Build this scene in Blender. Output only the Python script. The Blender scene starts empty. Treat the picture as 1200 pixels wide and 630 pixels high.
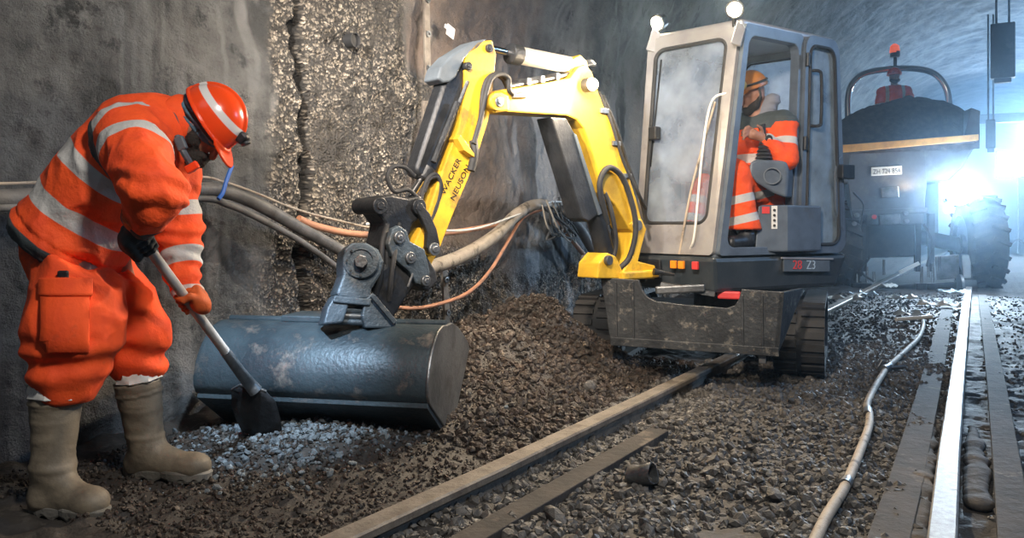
import bpy, bmesh, math, random
import numpy as np
from mathutils import Vector, Matrix
V = Vector
random.seed(7); RNG = np.random.default_rng(7)
scn = bpy.context.scene
COL = scn.collection

# ------------------------------------------------------------------ camera, light, exposure
F, CX, HY, CH = 950.0, 600.0, 262.0, 1.0          # focal length in px, horizon row, camera height (frame 1200x630)
cam = bpy.data.cameras.new('camera'); camo = bpy.data.objects.new('camera', cam); COL.objects.link(camo)
cam.sensor_width = 36; cam.lens = F / 1200 * 36; cam.shift_y = -(315 - HY) / 1200
cam.clip_start = 0.05; cam.clip_end = 300
camo.location = (0, 0, CH); camo.rotation_euler = (math.radians(90), 0, 0)
scn.camera = camo
scn.view_settings.view_transform = 'Standard'; scn.view_settings.look = 'None'
scn.view_settings.exposure = 0.0; scn.view_settings.gamma = 1.0; scn.view_settings.use_curve_mapping = False
try:
    scn.cycles.use_denoising = True
    scn.cycles.max_bounces = 6; scn.cycles.volume_bounces = 0
    scn.cycles.sample_clamp_indirect = 4.0
except Exception: pass

wd = bpy.data.worlds.new('world'); scn.world = wd; wd.use_nodes = True
wd.node_tree.nodes['Background'].inputs[0].default_value = (0.08, 0.18, 0.38, 1)
wd.node_tree.nodes['Background'].inputs[1].default_value = 0.10

def aim(o, d): o.rotation_euler = V(d).to_track_quat('-Z', 'Y').to_euler()
def light(name, kind, loc, energy, color, target=None, size=0.5, spot=60, blend=0.5, r=0.05):
    l = bpy.data.lights.new(name, kind); l.energy = energy; l.color = color
    if kind == 'AREA': l.size = size
    if kind in ('POINT', 'SPOT'): l.shadow_soft_size = r
    if kind == 'SPOT': l.spot_size = math.radians(spot); l.spot_blend = blend
    o = bpy.data.objects.new(name, l); COL.objects.link(o); o.location = loc
    if target is not None: aim(o, V(target) - V(loc))
    return o
def W(px, py, Y): return V(((px - CX) * Y / F, Y, CH - (py - HY) * Y / F))
def G(px, py, z=0.0): return W(px, py, F * (CH - z) / (py - HY))
TH = math.atan2(545, 950); ST, CT = math.sin(TH), math.cos(TH)
def TP(s, p, z=0.0): return V((s * ST + p * CT, s * CT - p * ST, z))       # along the tunnel, across it, up
def st_of(v): return v.x * ST + v.y * CT, v.x * CT - v.y * ST
def WP(px, py, p=-3.42):                                                   # a point on a plane parallel to the left wall
    k = (px - CX) / F; return W(px, py, -p / (ST - CT * k))
BX, BY = 0.74, 5.20
FD = V((-0.743, -0.669, 0)); TD = V((0.669, -0.743, 0))
def BP(px, py, off=0.0):                                                   # a point in the vertical plane of the boom
    k = (px - CX) / F
    t = (BX + off * TD.x - k * (BY + off * TD.y)) / (0.743 - 0.669 * k)
    Y = BY + off * TD.y - 0.669 * t
    return W(px, py, Y)

WARM = (1.0, 0.80, 0.58); COOL = (0.30, 0.58, 1.0); NEUT = (1.0, 0.94, 0.86)
light('work_and_fill_light', 'AREA', (0.5, 0.8, 2.9), 80, NEUT, (-1.15, 3.3, 0.7), size=0.3)
light('work_and_fill_light', 'AREA', (-1.6, 0.4, 3.4), 6, (0.85, 0.93, 1.0), (-1.3, 4.0, 0.9), size=1.2)  # weak cool fill added for brightness, no fixture behind it
light('work_and_fill_light', 'SPOT', TP(1.2, -0.9, 2.9), 950, (1.0, 0.84, 0.68), TP(6.6, -3.4, 1.1), spot=74, blend=0.8, r=0.12)  # spot added to rake the wall bright and bring out its texture
light('work_and_fill_light', 'SPOT', TP(0.6, -2.3, 2.75), 1500, (1.0, 0.93, 0.85), TP(7.0, -3.3, 1.1), spot=38, blend=0.8, r=0.1)  # second added spot, brightens the wall beyond the arm
light('flood_light', 'SPOT', TP(32, 1.6, 4.2), 1600, (0.34, 0.60, 1.0), TP(12, -0.5, 2.5), spot=110, r=0.4)
light('flood_light', 'POINT', TP(24, 2.2, 3.2), 2000, (0.34, 0.62, 1.0), r=0.4)
light('cool_fill_light', 'SPOT', TP(6.6, 3.2, 3.2), 420, COOL, TP(5.6, -0.6, 0.9), spot=80, blend=.8, r=0.3)  # unseen blue fill added to brighten the door glass and excavator side

# ------------------------------------------------------------------ numpy noise
def _h(ix, iy, iz, seed):
    n = (ix * 374761393 + iy * 668265263 + iz * 1274126177 + seed * 974634777) & 0xffffffff
    n = ((n ^ (n >> 13)) * 1274126177) & 0xffffffff
    n = (n ^ (n >> 16)) & 0xffffffff
    return n.astype(np.float64) / 4294967295.0
def vnoise(P, seed=0):
    P = np.asarray(P, dtype=np.float64); I = np.floor(P).astype(np.int64); f = P - I; f = f * f * (3 - 2 * f)
    r = 0
    for dx in (0, 1):
        for dy in (0, 1):
            for dz in (0, 1):
                w = (f[..., 0] if dx else 1 - f[..., 0]) * (f[..., 1] if dy else 1 - f[..., 1]) * (f[..., 2] if dz else 1 - f[..., 2])
                r = r + w * _h(I[..., 0] + dx, I[..., 1] + dy, I[..., 2] + dz, seed)
    return r * 2 - 1
def fbm(P, sc, octv=4, seed=0, gain=0.5):
    r = 0; a = 1.0; P = np.asarray(P) * sc
    for i in range(octv): r = r + a * vnoise(P, seed + i * 17); P = P * 2.03; a *= gain
    return r
def worley(P2, sc, seed=0):                                               # distance to nearest feature point (2-D)
    P = np.asarray(P2) * sc; I = np.floor(P).astype(np.int64); best = np.full(P.shape[0], 9.0)
    for dx in (-1, 0, 1):
        for dy in (-1, 0, 1):
            cx = I[:, 0] + dx; cy = I[:, 1] + dy
            fx = cx + _h(cx, cy, cx * 0, seed) - P[:, 0]; fy = cy + _h(cx, cy, cx * 0, seed + 5) - P[:, 1]
            best = np.minimum(best, fx * fx + fy * fy)
    return np.sqrt(best)

# ------------------------------------------------------------------ materials
def mat(name, c, c2=None, rough=0.6, metal=0.0, scale=6, mixp=(0.4, 0.65), bump=0.15, bscale=60, dirt=None, dscale=4, dth=(0.5, 0.6), emit=None, coat=0):
    m = bpy.data.materials.new(name); m.use_nodes = True; nt = m.node_tree; n = nt.nodes; L = nt.links
    b = n['Principled BSDF']; b.inputs['Roughness'].default_value = rough; b.inputs['Metallic'].default_value = metal
    if coat: b.inputs['Coat Weight'].default_value = coat
    tc = n.new('ShaderNodeTexCoord')
    def noise(s, d=5, r=0.6):
        q = n.new('ShaderNodeTexNoise'); q.inputs['Scale'].default_value = s; q.inputs['Detail'].default_value = d; q.inputs['Roughness'].default_value = r
        L.new(tc.outputs['Object'], q.inputs['Vector']); return q
    def ramp(src, a, bb):
        q = n.new('ShaderNodeMapRange'); q.inputs['From Min'].default_value = a; q.inputs['From Max'].default_value = bb
        L.new(src, q.inputs['Value']); return q.outputs['Result']
    def mix(fac, a, bb):
        q = n.new('ShaderNodeMix'); q.data_type = 'RGBA'
        L.new(fac, q.inputs['Factor'])
        for s, v in ((q.inputs['A'], a), (q.inputs['B'], bb)):
            if isinstance(v, (tuple, list)): s.default_value = (*v[:3], 1)
            else: L.new(v, s)
        return q.outputs['Result']
    out = None
    if c2 is not None: out = mix(ramp(noise(scale).outputs['Fac'], *mixp), c, c2)
    if dirt is not None: out = mix(ramp(noise(dscale, 7, 0.7).outputs['Fac'], *dth), out if out is not None else c, dirt)
    if out is None: b.inputs['Base Color'].default_value = (*c, 1)
    else: L.new(out, b.inputs['Base Color'])
    if bump:
        q = n.new('ShaderNodeBump'); q.inputs['Strength'].default_value = bump; q.inputs['Distance'].default_value = 0.01
        L.new(noise(bscale, 4).outputs['Fac'], q.inputs['Height']); L.new(q.outputs['Normal'], b.inputs['Normal'])
    if emit: b.inputs['Emission Color'].default_value = (*emit[0], 1); b.inputs['Emission Strength'].default_value = emit[1]
    m['_mix'] = 1
    return m
def attr_mat(name, layers, base, base2=None, rough=0.8, scale=9, bump=0.4, bscale=35, dirt=None, dth=(0.55, 0.75)):
    # layers: (attribute, colour, roughness): where the attribute is below zero the colour takes over
    m = mat(name, base, base2 or base, rough=rough, scale=scale, bump=bump, bscale=bscale, dirt=dirt, dscale=5, dth=dth)
    nt = m.node_tree; n = nt.nodes; L = nt.links; b = n['Principled BSDF']
    cur = b.inputs['Base Color'].links[0].from_socket
    for a, c, _ in layers:
        at = n.new('ShaderNodeAttribute'); at.attribute_name = a
        mr = n.new('ShaderNodeMapRange'); mr.inputs['From Min'].default_value = 0.0015; mr.inputs['From Max'].default_value = -0.0015
        L.new(at.outputs['Fac'], mr.inputs['Value'])
        q = n.new('ShaderNodeMix'); q.data_type = 'RGBA'; L.new(mr.outputs['Result'], q.inputs['Factor'])
        L.new(cur, q.inputs['A']); q.inputs['B'].default_value = (*c, 1); cur = q.outputs['Result']
    L.new(cur, b.inputs['Base Color'])
    return m
def glass_mat(name, tint=(0.9, 0.95, 1), dust=0.12, dustc=(0.55, 0.6, 0.65)):
    m = bpy.data.materials.new(name); m.use_nodes = True; nt = m.node_tree; n = nt.nodes; L = nt.links
    n.remove(n['Principled BSDF']); out = n['Material Output']
    tr = n.new('ShaderNodeBsdfTransparent'); tr.inputs[0].default_value = (*tint, 1)
    gl = n.new('ShaderNodeBsdfGlossy'); gl.inputs['Roughness'].default_value = 0.06
    df0 = n.new('ShaderNodeBsdfDiffuse'); df0.inputs[0].default_value = (*dustc, 1); tl = n.new('ShaderNodeBsdfTranslucent'); tl.inputs[0].default_value = (*dustc, 1)
    df = n.new('ShaderNodeMixShader'); df.inputs[0].default_value = 0.65; L.new(df0.outputs[0], df.inputs[1]); L.new(tl.outputs[0], df.inputs[2])
    fr = n.new('ShaderNodeFresnel'); fr.inputs[0].default_value = 1.45
    m1 = n.new('ShaderNodeMixShader'); L.new(fr.outputs[0], m1.inputs[0]); L.new(tr.outputs[0], m1.inputs[1]); L.new(gl.outputs[0], m1.inputs[2])
    tc = n.new('ShaderNodeTexCoord'); no = n.new('ShaderNodeTexNoise'); no.inputs['Scale'].default_value = 5; no.inputs['Detail'].default_value = 8
    L.new(tc.outputs['Object'], no.inputs['Vector'])
    mr = n.new('ShaderNodeMapRange'); mr.inputs['From Min'].default_value = 0.3; mr.inputs['From Max'].default_value = 0.75
    mr.inputs['To Min'].default_value = dust * 0.4; mr.inputs['To Max'].default_value = dust * 2; L.new(no.outputs['Fac'], mr.inputs['Value'])
    m2 = n.new('ShaderNodeMixShader'); L.new(mr.outputs['Result'], m2.inputs[0]); L.new(m1.outputs[0], m2.inputs[1]); L.new(df.outputs[0], m2.inputs[2])
    L.new(m2.outputs[0], out.inputs['Surface']); return m
def emis(name, c, s):
    return mat(name, c, rough=0.3, bump=0, emit=(c, s))

ORANGE = (0.95, 0.095, 0.012); ORANGE2 = (0.80, 0.07, 0.012)
M = dict(
    yellow=mat('yellow_paint', (0.72, 0.44, 0.03), (0.50, 0.29, 0.025), rough=0.38, bump=0.08, dirt=(0.16, 0.11, 0.05), dth=(0.56, 0.72)),
    black=mat('black_steel', (0.018, 0.02, 0.024), (0.04, 0.042, 0.046), rough=0.45, metal=0.4, bump=0.3, dirt=(0.07, 0.065, 0.06), dth=(0.6, 0.8)),
    rubber=mat('black_rubber', (0.015, 0.016, 0.018), (0.03, 0.03, 0.032), rough=0.7, bump=0.2),
    chrome=mat('chrome', (0.75, 0.75, 0.76), rough=0.15, metal=1, bump=0),
    steel=mat('worn_steel', (0.25, 0.26, 0.27), (0.12, 0.13, 0.14), rough=0.4, metal=0.8, bump=0.25, dirt=(0.10, 0.08, 0.06), dth=(0.55, 0.75)),
    coupler=mat('blue_grey_cast_steel', (0.085, 0.115, 0.145), (0.035, 0.048, 0.06), rough=0.5, metal=0.35, bump=0.4, dirt=(0.22, 0.20, 0.17), dth=(0.55, 0.75)),
    bucket=mat('bucket_paint', (0.065, 0.095, 0.115), (0.025, 0.038, 0.05), rough=0.42, metal=0.35, scale=3, bump=0.35, bscale=45, dirt=(0.17, 0.16, 0.15), dscale=6, dth=(0.56, 0.68)),
    blade=mat('blade_steel', (0.055, 0.06, 0.065), (0.025, 0.028, 0.032), rough=0.5, metal=0.4, scale=5, bump=0.4, bscale=40, dirt=(0.20, 0.19, 0.17), dscale=16, dth=(0.56, 0.68)),
    body=mat('dark_machine_panel', (0.035, 0.045, 0.055), (0.05, 0.06, 0.07), rough=0.35, bump=0.1, dirt=(0.12, 0.12, 0.12), dth=(0.55, 0.8)),
    cab=mat('cab_frame_paint', (0.34, 0.34, 0.35), (0.26, 0.26, 0.28), rough=0.35, metal=0.2, bump=0.08, dirt=(0.20, 0.18, 0.16), dth=(0.58, 0.75)),
    cabd=mat('blue_grey_cab_panel', (0.11, 0.14, 0.18), (0.075, 0.095, 0.125), rough=0.42, bump=0.1, dirt=(0.08, 0.08, 0.08), dth=(0.58, 0.75)),
    plastic=mat('grey_plastic', (0.10, 0.12, 0.14), (0.07, 0.085, 0.10), rough=0.5, bump=0.1),
    silver=mat('silver_cylinder', (0.72, 0.68, 0.60), (0.55, 0.52, 0.46), rough=0.35, metal=0.5, bump=0.05),
    glass=glass_mat('dirty_glass', dust=0.36, dustc=(0.6, 0.68, 0.78)), glass2=glass_mat('dusty_door_glass', dust=0.55, dustc=(0.55, 0.66, 0.74)),
    skin=mat('skin', (0.36, 0.18, 0.12), (0.30, 0.14, 0.09), rough=0.55, bump=0.1),
    beard=mat('dark_beard', (0.012, 0.009, 0.008), (0.03, 0.022, 0.018), rough=0.8, bump=0.8, bscale=150),
    glove=mat('dark_glove', (0.03, 0.035, 0.035), (0.05, 0.05, 0.05), rough=0.8, bump=0.3),
    gloveo=mat('orange_glove', (0.75, 0.13, 0.02), (0.55, 0.10, 0.02), rough=0.7, bump=0.3, dirt=(0.06, 0.04, 0.03), dth=(0.52, 0.7)),
    boot=mat('muddy_rubber_boot', (0.22, 0.185, 0.135), (0.15, 0.125, 0.092), rough=0.6, scale=7, bump=0.2, dirt=(0.07, 0.056, 0.045), dth=(0.5, 0.7)),
    sole=mat('boot_sole', (0.20, 0.19, 0.17), (0.10, 0.095, 0.08), rough=0.8, bump=0.4),
    hred=mat('red_helmet_shell', (0.80, 0.06, 0.012), rough=0.22, bump=0.0, coat=0.5),
    buff=mat('blue_headband', (0.11, 0.22, 0.30), (0.05, 0.10, 0.14), rough=0.85, scale=20, bump=0.6),
    hose=mat('beige_hose', (0.42, 0.36, 0.29), (0.28, 0.24, 0.19), rough=0.65, bump=0.2, dirt=(0.10, 0.08, 0.06), dscale=9, dth=(0.55, 0.65)),
    hosep=mat('pale_orange_hose', (0.55, 0.26, 0.15), (0.40, 0.20, 0.12), rough=0.6, bump=0.1, dirt=(0.15, 0.10, 0.08), dth=(0.55, 0.7)),
    conduit=mat('grey_conduit', (0.15, 0.145, 0.14), (0.08, 0.078, 0.075), rough=0.6, bump=0.3, dirt=(0.05, 0.045, 0.04), dth=(0.55, 0.7)),
    strap=mat('blue_strap', (0.01, 0.10, 0.42), rough=0.5, bump=0.1),
    soil=mat('brown_soil', (0.05, 0.032, 0.022), (0.025, 0.017, 0.012), rough=0.9, scale=9, bump=0.6, bscale=30, dirt=(0.17, 0.12, 0.08), dscale=14, dth=(0.58, 0.66)),
    clod=mat('soil_clods', (0.048, 0.032, 0.023), (0.016, 0.012, 0.009), rough=0.62, scale=16, mixp=(0.35, 0.6), bump=0.7, dirt=(0.20, 0.16, 0.12), dscale=15, dth=(0.62, 0.66)),
    stone=mat('grey_ballast', (0.115, 0.108, 0.10), (0.035, 0.033, 0.031), rough=0.6, scale=11, mixp=(0.35, 0.62), bump=0.5, dirt=(0.30, 0.29, 0.27), dscale=19, dth=(0.62, 0.66)),
    ash=mat('grey_rubble', (0.16, 0.19, 0.21), (0.045, 0.055, 0.065), rough=0.8, scale=14, bump=0.5, dirt=(0.30, 0.35, 0.40), dscale=10, dth=(0.6, 0.66)),
    railtop=mat('polished_rail', (0.36, 0.35, 0.34), (0.22, 0.21, 0.20), rough=0.5, metal=0.6, scale=30, bump=0.1, dirt=(0.10, 0.07, 0.05), dscale=16, dth=(0.60, 0.66)),
    rail=mat('rusty_rail', (0.21, 0.185, 0.155), (0.12, 0.10, 0.085), rough=0.55, metal=0.3, scale=12, bump=0.3, dirt=(0.09, 0.07, 0.05), dscale=10, dth=(0.58, 0.68)),
    wood=mat('dark_timber', (0.05, 0.042, 0.036), (0.025, 0.022, 0.02), rough=0.8, bump=0.5, bscale=25, dirt=(0.16, 0.13, 0.10), dth=(0.58, 0.68)),
    white=mat('white_plate', (0.75, 0.75, 0.72), rough=0.5, bump=0.05),
    ink=mat('black_lettering', (0.01, 0.01, 0.012), rough=0.5, bump=0),
    red=mat('red_lettering', (0.65, 0.05, 0.05), rough=0.5, bump=0),
    grey=mat('grey_lettering', (0.40, 0.48, 0.55), rough=0.5, bump=0),
    amber=mat('amber_lens', (0.9, 0.28, 0.02), rough=0.25, bump=0),
    dumper=mat('dumper_paint', (0.075, 0.08, 0.095), (0.05, 0.055, 0.065), rough=0.45, bump=0.1, dirt=(0.14, 0.13, 0.12), dth=(0.55, 0.75)),
    dyellow=mat('dumper_yellow_rim', (0.80, 0.42, 0.10), (0.6, 0.30, 0.08), rough=0.4, bump=0.1),
    gravel=mat('dark_gravel_load', (0.035, 0.036, 0.042), (0.065, 0.065, 0.07), rough=0.9, scale=12, bump=0.9, bscale=30),
    tyre=mat('tyre_rubber', (0.022, 0.022, 0.025), (0.05, 0.048, 0.045), rough=0.8, bump=0.3),
    lamp_w=emis('warm_lamp', (1.0, 0.82, 0.55), 60), lamp_c=emis('white_headlamp', (0.9, 0.95, 1.0), 90),
    flood=emis('flood_panel', (0.75, 0.90, 1.0), 60), red_e=mat('red_beacon', (0.9, 0.10, 0.03), rough=0.2, bump=0, emit=((1, 0.15, 0.05), 0.6)),
)
STRIPE = (0.50, 0.49, 0.47); DARKG = (0.055, 0.07, 0.075)
M['jacket'] = attr_mat('orange_hi_vis_cloth', [('stripe', STRIPE, .3), ('dark', DARKG, .8)], ORANGE, ORANGE2, bump=0.8, bscale=22, dirt=(0.34, 0.05, 0.015), dth=(0.60, 0.80))
M['helmet'] = attr_mat('helmet_with_stripe', [('stripe', (0.70, 0.68, 0.66), .3)], (0.85, 0.07, 0.012), rough=0.22, bump=0)

# ------------------------------------------------------------------ objects
def tag(o, label=None, cat=None, group=None, kind=None):
    if label: o['label'] = label
    if cat: o['category'] = cat
    if group: o['group'] = group
    if kind: o['kind'] = kind
    return o
def empty(name, loc, label, cat, group=None):
    o = bpy.data.objects.new(name, None); COL.objects.link(o); o.location = loc; o.empty_display_size = 0.1
    return tag(o, label, cat, group)
def wloc(o):
    l = V(o.location)
    if o.parent: l = V((0, 0, 0)) if o.get('_abs') else l
    return l
def link(o, parent=None):
    COL.objects.link(o)
    if parent is not None:
        o.parent = parent
        root = parent
        while root.parent: root = root.parent
        if parent is root: o.matrix_parent_inverse = Matrix.Translation(-V(root.location))
    return o
def mesh_np(verts, faces, smooth=False):
    """verts (n,3) array; faces (m,k) array of constant k, or list"""
    me = bpy.data.meshes.new('m')
    verts = np.asarray(verts, dtype=np.float32)
    if isinstance(faces, np.ndarray):
        m, k = faces.shape
        me.vertices.add(len(verts)); me.vertices.foreach_set('co', verts.ravel())
        me.loops.add(m * k); me.loops.foreach_set('vertex_index', faces.ravel().astype(np.int32))
        me.polygons.add(m); me.polygons.foreach_set('loop_start', np.arange(0, m * k, k, dtype=np.int32))
        try: me.polygons.foreach_set('loop_total', np.full(m, k, dtype=np.int32))
        except Exception: pass
        me.update(calc_edges=True)
    else:
        me.from_pydata([tuple(v) for v in verts.tolist()], [], faces); me.update()
    me.polygons.foreach_set('use_smooth', np.full(len(me.polygons), smooth)); me.validate()
    return me
def obj_np(name, verts, faces, m, parent=None, smooth=False, attrs=None):
    me = mesh_np(verts, faces, smooth); me.materials.append(m)
    for k, a in (attrs or {}).items():
        a = np.asarray(a, dtype=np.float32)
        if a.ndim == 2:
            at = me.attributes.new(k, 'FLOAT_VECTOR', 'POINT'); at.data.foreach_set('vector', a.ravel())
        else:
            at = me.attributes.new(k, 'FLOAT', 'POINT'); at.data.foreach_set('value', a)
    o = bpy.data.objects.new(name, me); return link(o, parent)
class MB:
    def __init__(s): s.v = []; s.f = []
    def add(s, vs, fs):
        b = len(s.v); s.v += [V(v) for v in vs]; s.f += [tuple(i + b for i in f) for f in fs]; return s
    def hexa(s, p):       # 8 points: bottom 4 (ccw), top 4
        return s.add(p, [(3, 2, 1, 0), (4, 5, 6, 7), (0, 1, 5, 4), (1, 2, 6, 5), (2, 3, 7, 6), (3, 0, 4, 7)])
    def box(s, c, size, x=(1, 0, 0), z=(0, 0, 1)):
        x = V(x).normalized(); z = V(z).normalized(); y = z.cross(x).normalized(); z = x.cross(y)
        a, b, d = [q / 2 for q in size]; c = V(c)
        return s.hexa([c + x * (i * a) + y * (j * b) + z * (k * d) for k in (-1, 1) for i, j in ((-1, -1), (1, -1), (1, 1), (-1, 1))])
    def bar(s, a, b, w, h, up=(0, 0, 1)):   # rectangular bar from a to b
        a, b = V(a), V(b); d = (b - a)
        return s.box((a + b) / 2, (d.length, w, h), d, V(up) - d.normalized() * V(up).dot(d.normalized()))
    def tube(s, pts, r, n=12, cap=True, closed=False):
        pts = [V(p) for p in pts]; N = len(pts); rs = r if isinstance(r, (list, tuple)) else [r] * N
        base = len(s.v); prev = None
        for i, p in enumerate(pts):
            if closed: d = pts[(i + 1) % N] - pts[i - 1]
            else: d = pts[min(i + 1, N - 1)] - pts[max(i - 1, 0)]
            d = d.normalized() if d.length > 1e-9 else V((0, 0, 1))
            if prev is None: u = d.orthogonal().normalized()
            else:
                u = prev - d * prev.dot(d); u = u.normalized() if u.length > 1e-6 else d.orthogonal().normalized()
            prev = u; w = d.cross(u)
            for k in range(n):
                a = 2 * math.pi * k / n; s.v.append(p + (u * math.cos(a) + w * math.sin(a)) * rs[i])
        for i in range(N if closed else N - 1):
            j = (i + 1) % N
            for k in range(n):
                k2 = (k + 1) % n; s.f.append((base + i * n + k, base + i * n + k2, base + j * n + k2, base + j * n + k))
        if cap and not closed:
            s.f.append(tuple(base + k for k in range(n))[::-1]); s.f.append(tuple(base + (N - 1) * n + k for k in range(n)))
        return s
    def cyl(s, a, b, r, r2=None, n=20): return s.tube([a, b], [r, r if r2 is None else r2], n)
    def ring(s, a, b, ro, ri, n=28):       # hollow cylinder
        a, b = V(a), V(b); d = (b - a).normalized(); u = d.orthogonal().normalized(); w = d.cross(u); base = len(s.v)
        for (c, r) in ((a, ro), (b, ro), (b, ri), (a, ri)):
            for k in range(n):
                t = 2 * math.pi * k / n; s.v.append(c + (u * math.cos(t) + w * math.sin(t)) * r)
        for q in range(4):
            for k in range(n):
                k2 = (k + 1) % n; q2 = (q + 1) % 4
                s.f.append((base + q * n + k, base + q * n + k2, base + q2 * n + k2, base + q2 * n + k))
        return s
    def prism(s, pts, ex):                 # polygon extruded by a vector
        pts = [V(p) for p in pts]; ex = V(ex); n = len(pts)
        return s.add(pts + [p + ex for p in pts], [tuple(range(n))[::-1], tuple(range(n, 2 * n))] + [(i, (i + 1) % n, n + (i + 1) % n, n + i) for i in range(n)])
    def loft(s, rows, closed=True):        # rows of equal length
        n = len(rows[0]); base = len(s.v)
        for r in rows: s.v += [V(p) for p in r]
        for i in range(len(rows) - 1):
            for k in range(n if closed else n - 1):
                k2 = (k + 1) % n; s.f.append((base + i * n + k, base + i * n + k2, base + (i + 1) * n + k2, base + (i + 1) * n + k))
        return s
    def sphere(s, c, r, n=14, sq=(1, 1, 1)):
        c = V(c); rows = []
        for i in range(1, n):
            p = math.pi * i / n
            rows.append([c + V((r * sq[0] * math.sin(p) * math.cos(2 * math.pi * k / (2 * n)), r * sq[1] * math.sin(p) * math.sin(2 * math.pi * k / (2 * n)), r * sq[2] * math.cos(p))) for k in range(2 * n)])
        b = len(s.v); s.loft(rows); e = len(s.v); s.v += [c + V((0, 0, r * sq[2])), c - V((0, 0, r * sq[2]))]
        for k in range(2 * n):
            s.f.append((e, b + k, b + (k + 1) % (2 * n))); q = b + (n - 2) * 2 * n; s.f.append((e + 1, q + (k + 1) % (2 * n), q + k))
        return s
    def build(s, name, m, parent=None, bevel=0.0, smooth=False, label=None, seg=2):
        me = bpy.data.meshes.new(name); me.from_pydata([tuple(v) for v in s.v], [], s.f)
        bm = bmesh.new(); bm.from_mesh(me); bmesh.ops.recalc_face_normals(bm, faces=bm.faces); bm.to_mesh(me); bm.free()
        me.materials.append(m if not isinstance(m, str) else M[m])
        if smooth:
            me.polygons.foreach_set('use_smooth', np.full(len(me.polygons), True))
            try: me.set_sharp_from_angle(angle=math.radians(38))
            except Exception: pass
        o = bpy.data.objects.new(name, me); link(o, parent)
        if bevel:
            b = o.modifiers.new('bevel', 'BEVEL'); b.width = bevel; b.segments = seg; b.limit_method = 'ANGLE'; b.angle_limit = math.radians(40)
        if label: o['label'] = label
        return o
def catmull(pts, n=8):
    pts = [V(p) for p in pts]; P = [pts[0] * 2 - pts[1]] + pts + [pts[-1] * 2 - pts[-2]]; out = []
    for i in range(1, len(P) - 2):
        for k in range(n):
            t = k / n; a, b, c, d = P[i - 1], P[i], P[i + 1], P[i + 2]
            out.append(0.5 * ((2 * b) + (c - a) * t + (2 * a - 5 * b + 4 * c - d) * t * t + (3 * b - a - 3 * c + d) * t ** 3))
    out.append(pts[-1]); return out
def hose(name, pts, r, m, parent=None, n=10, label=None, seg=8):
    return MB().tube(catmull(pts, seg), r, n).build(name, m, parent, smooth=True, label=label)
def text(name, body, origin, x, up, size, m, parent, depth=0.0015, width=None):
    c = bpy.data.curves.new(name, 'FONT'); c.body = body; c.size = size; c.extrude = depth; c.offset = -size * 0.004
    q = bpy.data.objects.new(name, c); COL.objects.link(q); bpy.context.view_layer.update()
    me = bpy.data.meshes.new_from_object(q.evaluated_get(bpy.context.evaluated_depsgraph_get())); bpy.data.objects.remove(q)
    me.materials.clear(); me.materials.append(M[m]); o = bpy.data.objects.new(name, me); COL.objects.link(o)
    x = V(x).normalized(); up = V(up); up = (up - x * up.dot(x)).normalized(); nn = x.cross(up)
    R = Matrix((x, up, nn)).transposed().to_4x4()
    if width:
        xs = [v.co.x for v in me.vertices]; w = max(xs) - min(xs)
        if w > 1e-6: R = R @ Matrix.Diagonal((width / w, 1, 1, 1))
    root = parent
    while root.parent: root = root.parent
    o.parent = parent; o.matrix_parent_inverse = Matrix.Translation(-V(root.location)) if parent is root else Matrix()
    o.matrix_basis = Matrix.Translation(V(origin)) @ R
    return o

# ------------------------------------------------------------------ implicit surfaces
def A3(v): return np.array(tuple(v), dtype=np.float64)
def rc(a, b, ra, rb):
    a, b = A3(a), A3(b); d = b - a; L2 = max(d @ d, 1e-12)
    def f(P):
        q = P - a; h = np.clip(q @ d / L2, 0, 1); return np.linalg.norm(q - h[:, None] * d, axis=1) - (ra + (rb - ra) * h)
    return f
def ell(c, r, R=None):
    c = A3(c); r = np.array(r, dtype=float); R = np.eye(3) if R is None else R
    def f(P):
        q = (P - c) @ R / r; k0 = np.linalg.norm(q, axis=1); k1 = np.linalg.norm(q / r, axis=1) + 1e-9; return k0 * (k0 - 1) / k1
    return f
def rbx(c, hf, r, R=None):
    c = A3(c); hf = np.array(hf, dtype=float) - r; R = np.eye(3) if R is None else R
    def f(P):
        q = np.abs((P - c) @ R) - hf; return np.linalg.norm(np.maximum(q, 0), axis=1) + np.minimum(q.max(axis=1), 0) - r
    return f
def smin(a, b, k):
    h = np.clip(0.5 + 0.5 * (b - a) / k, 0, 1); return b + (a - b) * h - k * h * (1 - h)
def union(fs, k=0.03):
    def f(P):
        d = None
        for g in fs:
            kk = k
            if isinstance(g, tuple): g, kk = g
            x = g(P); d = x if d is None else smin(d, x, kk)
        return d
    return f
def frameR(x, z):       # columns: x, y, z axes
    x = V(x).normalized(); z = V(z); z = (z - x * z.dot(x)).normalized(); y = z.cross(x)
    return np.array([tuple(x), tuple(y), tuple(z)]).T
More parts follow.
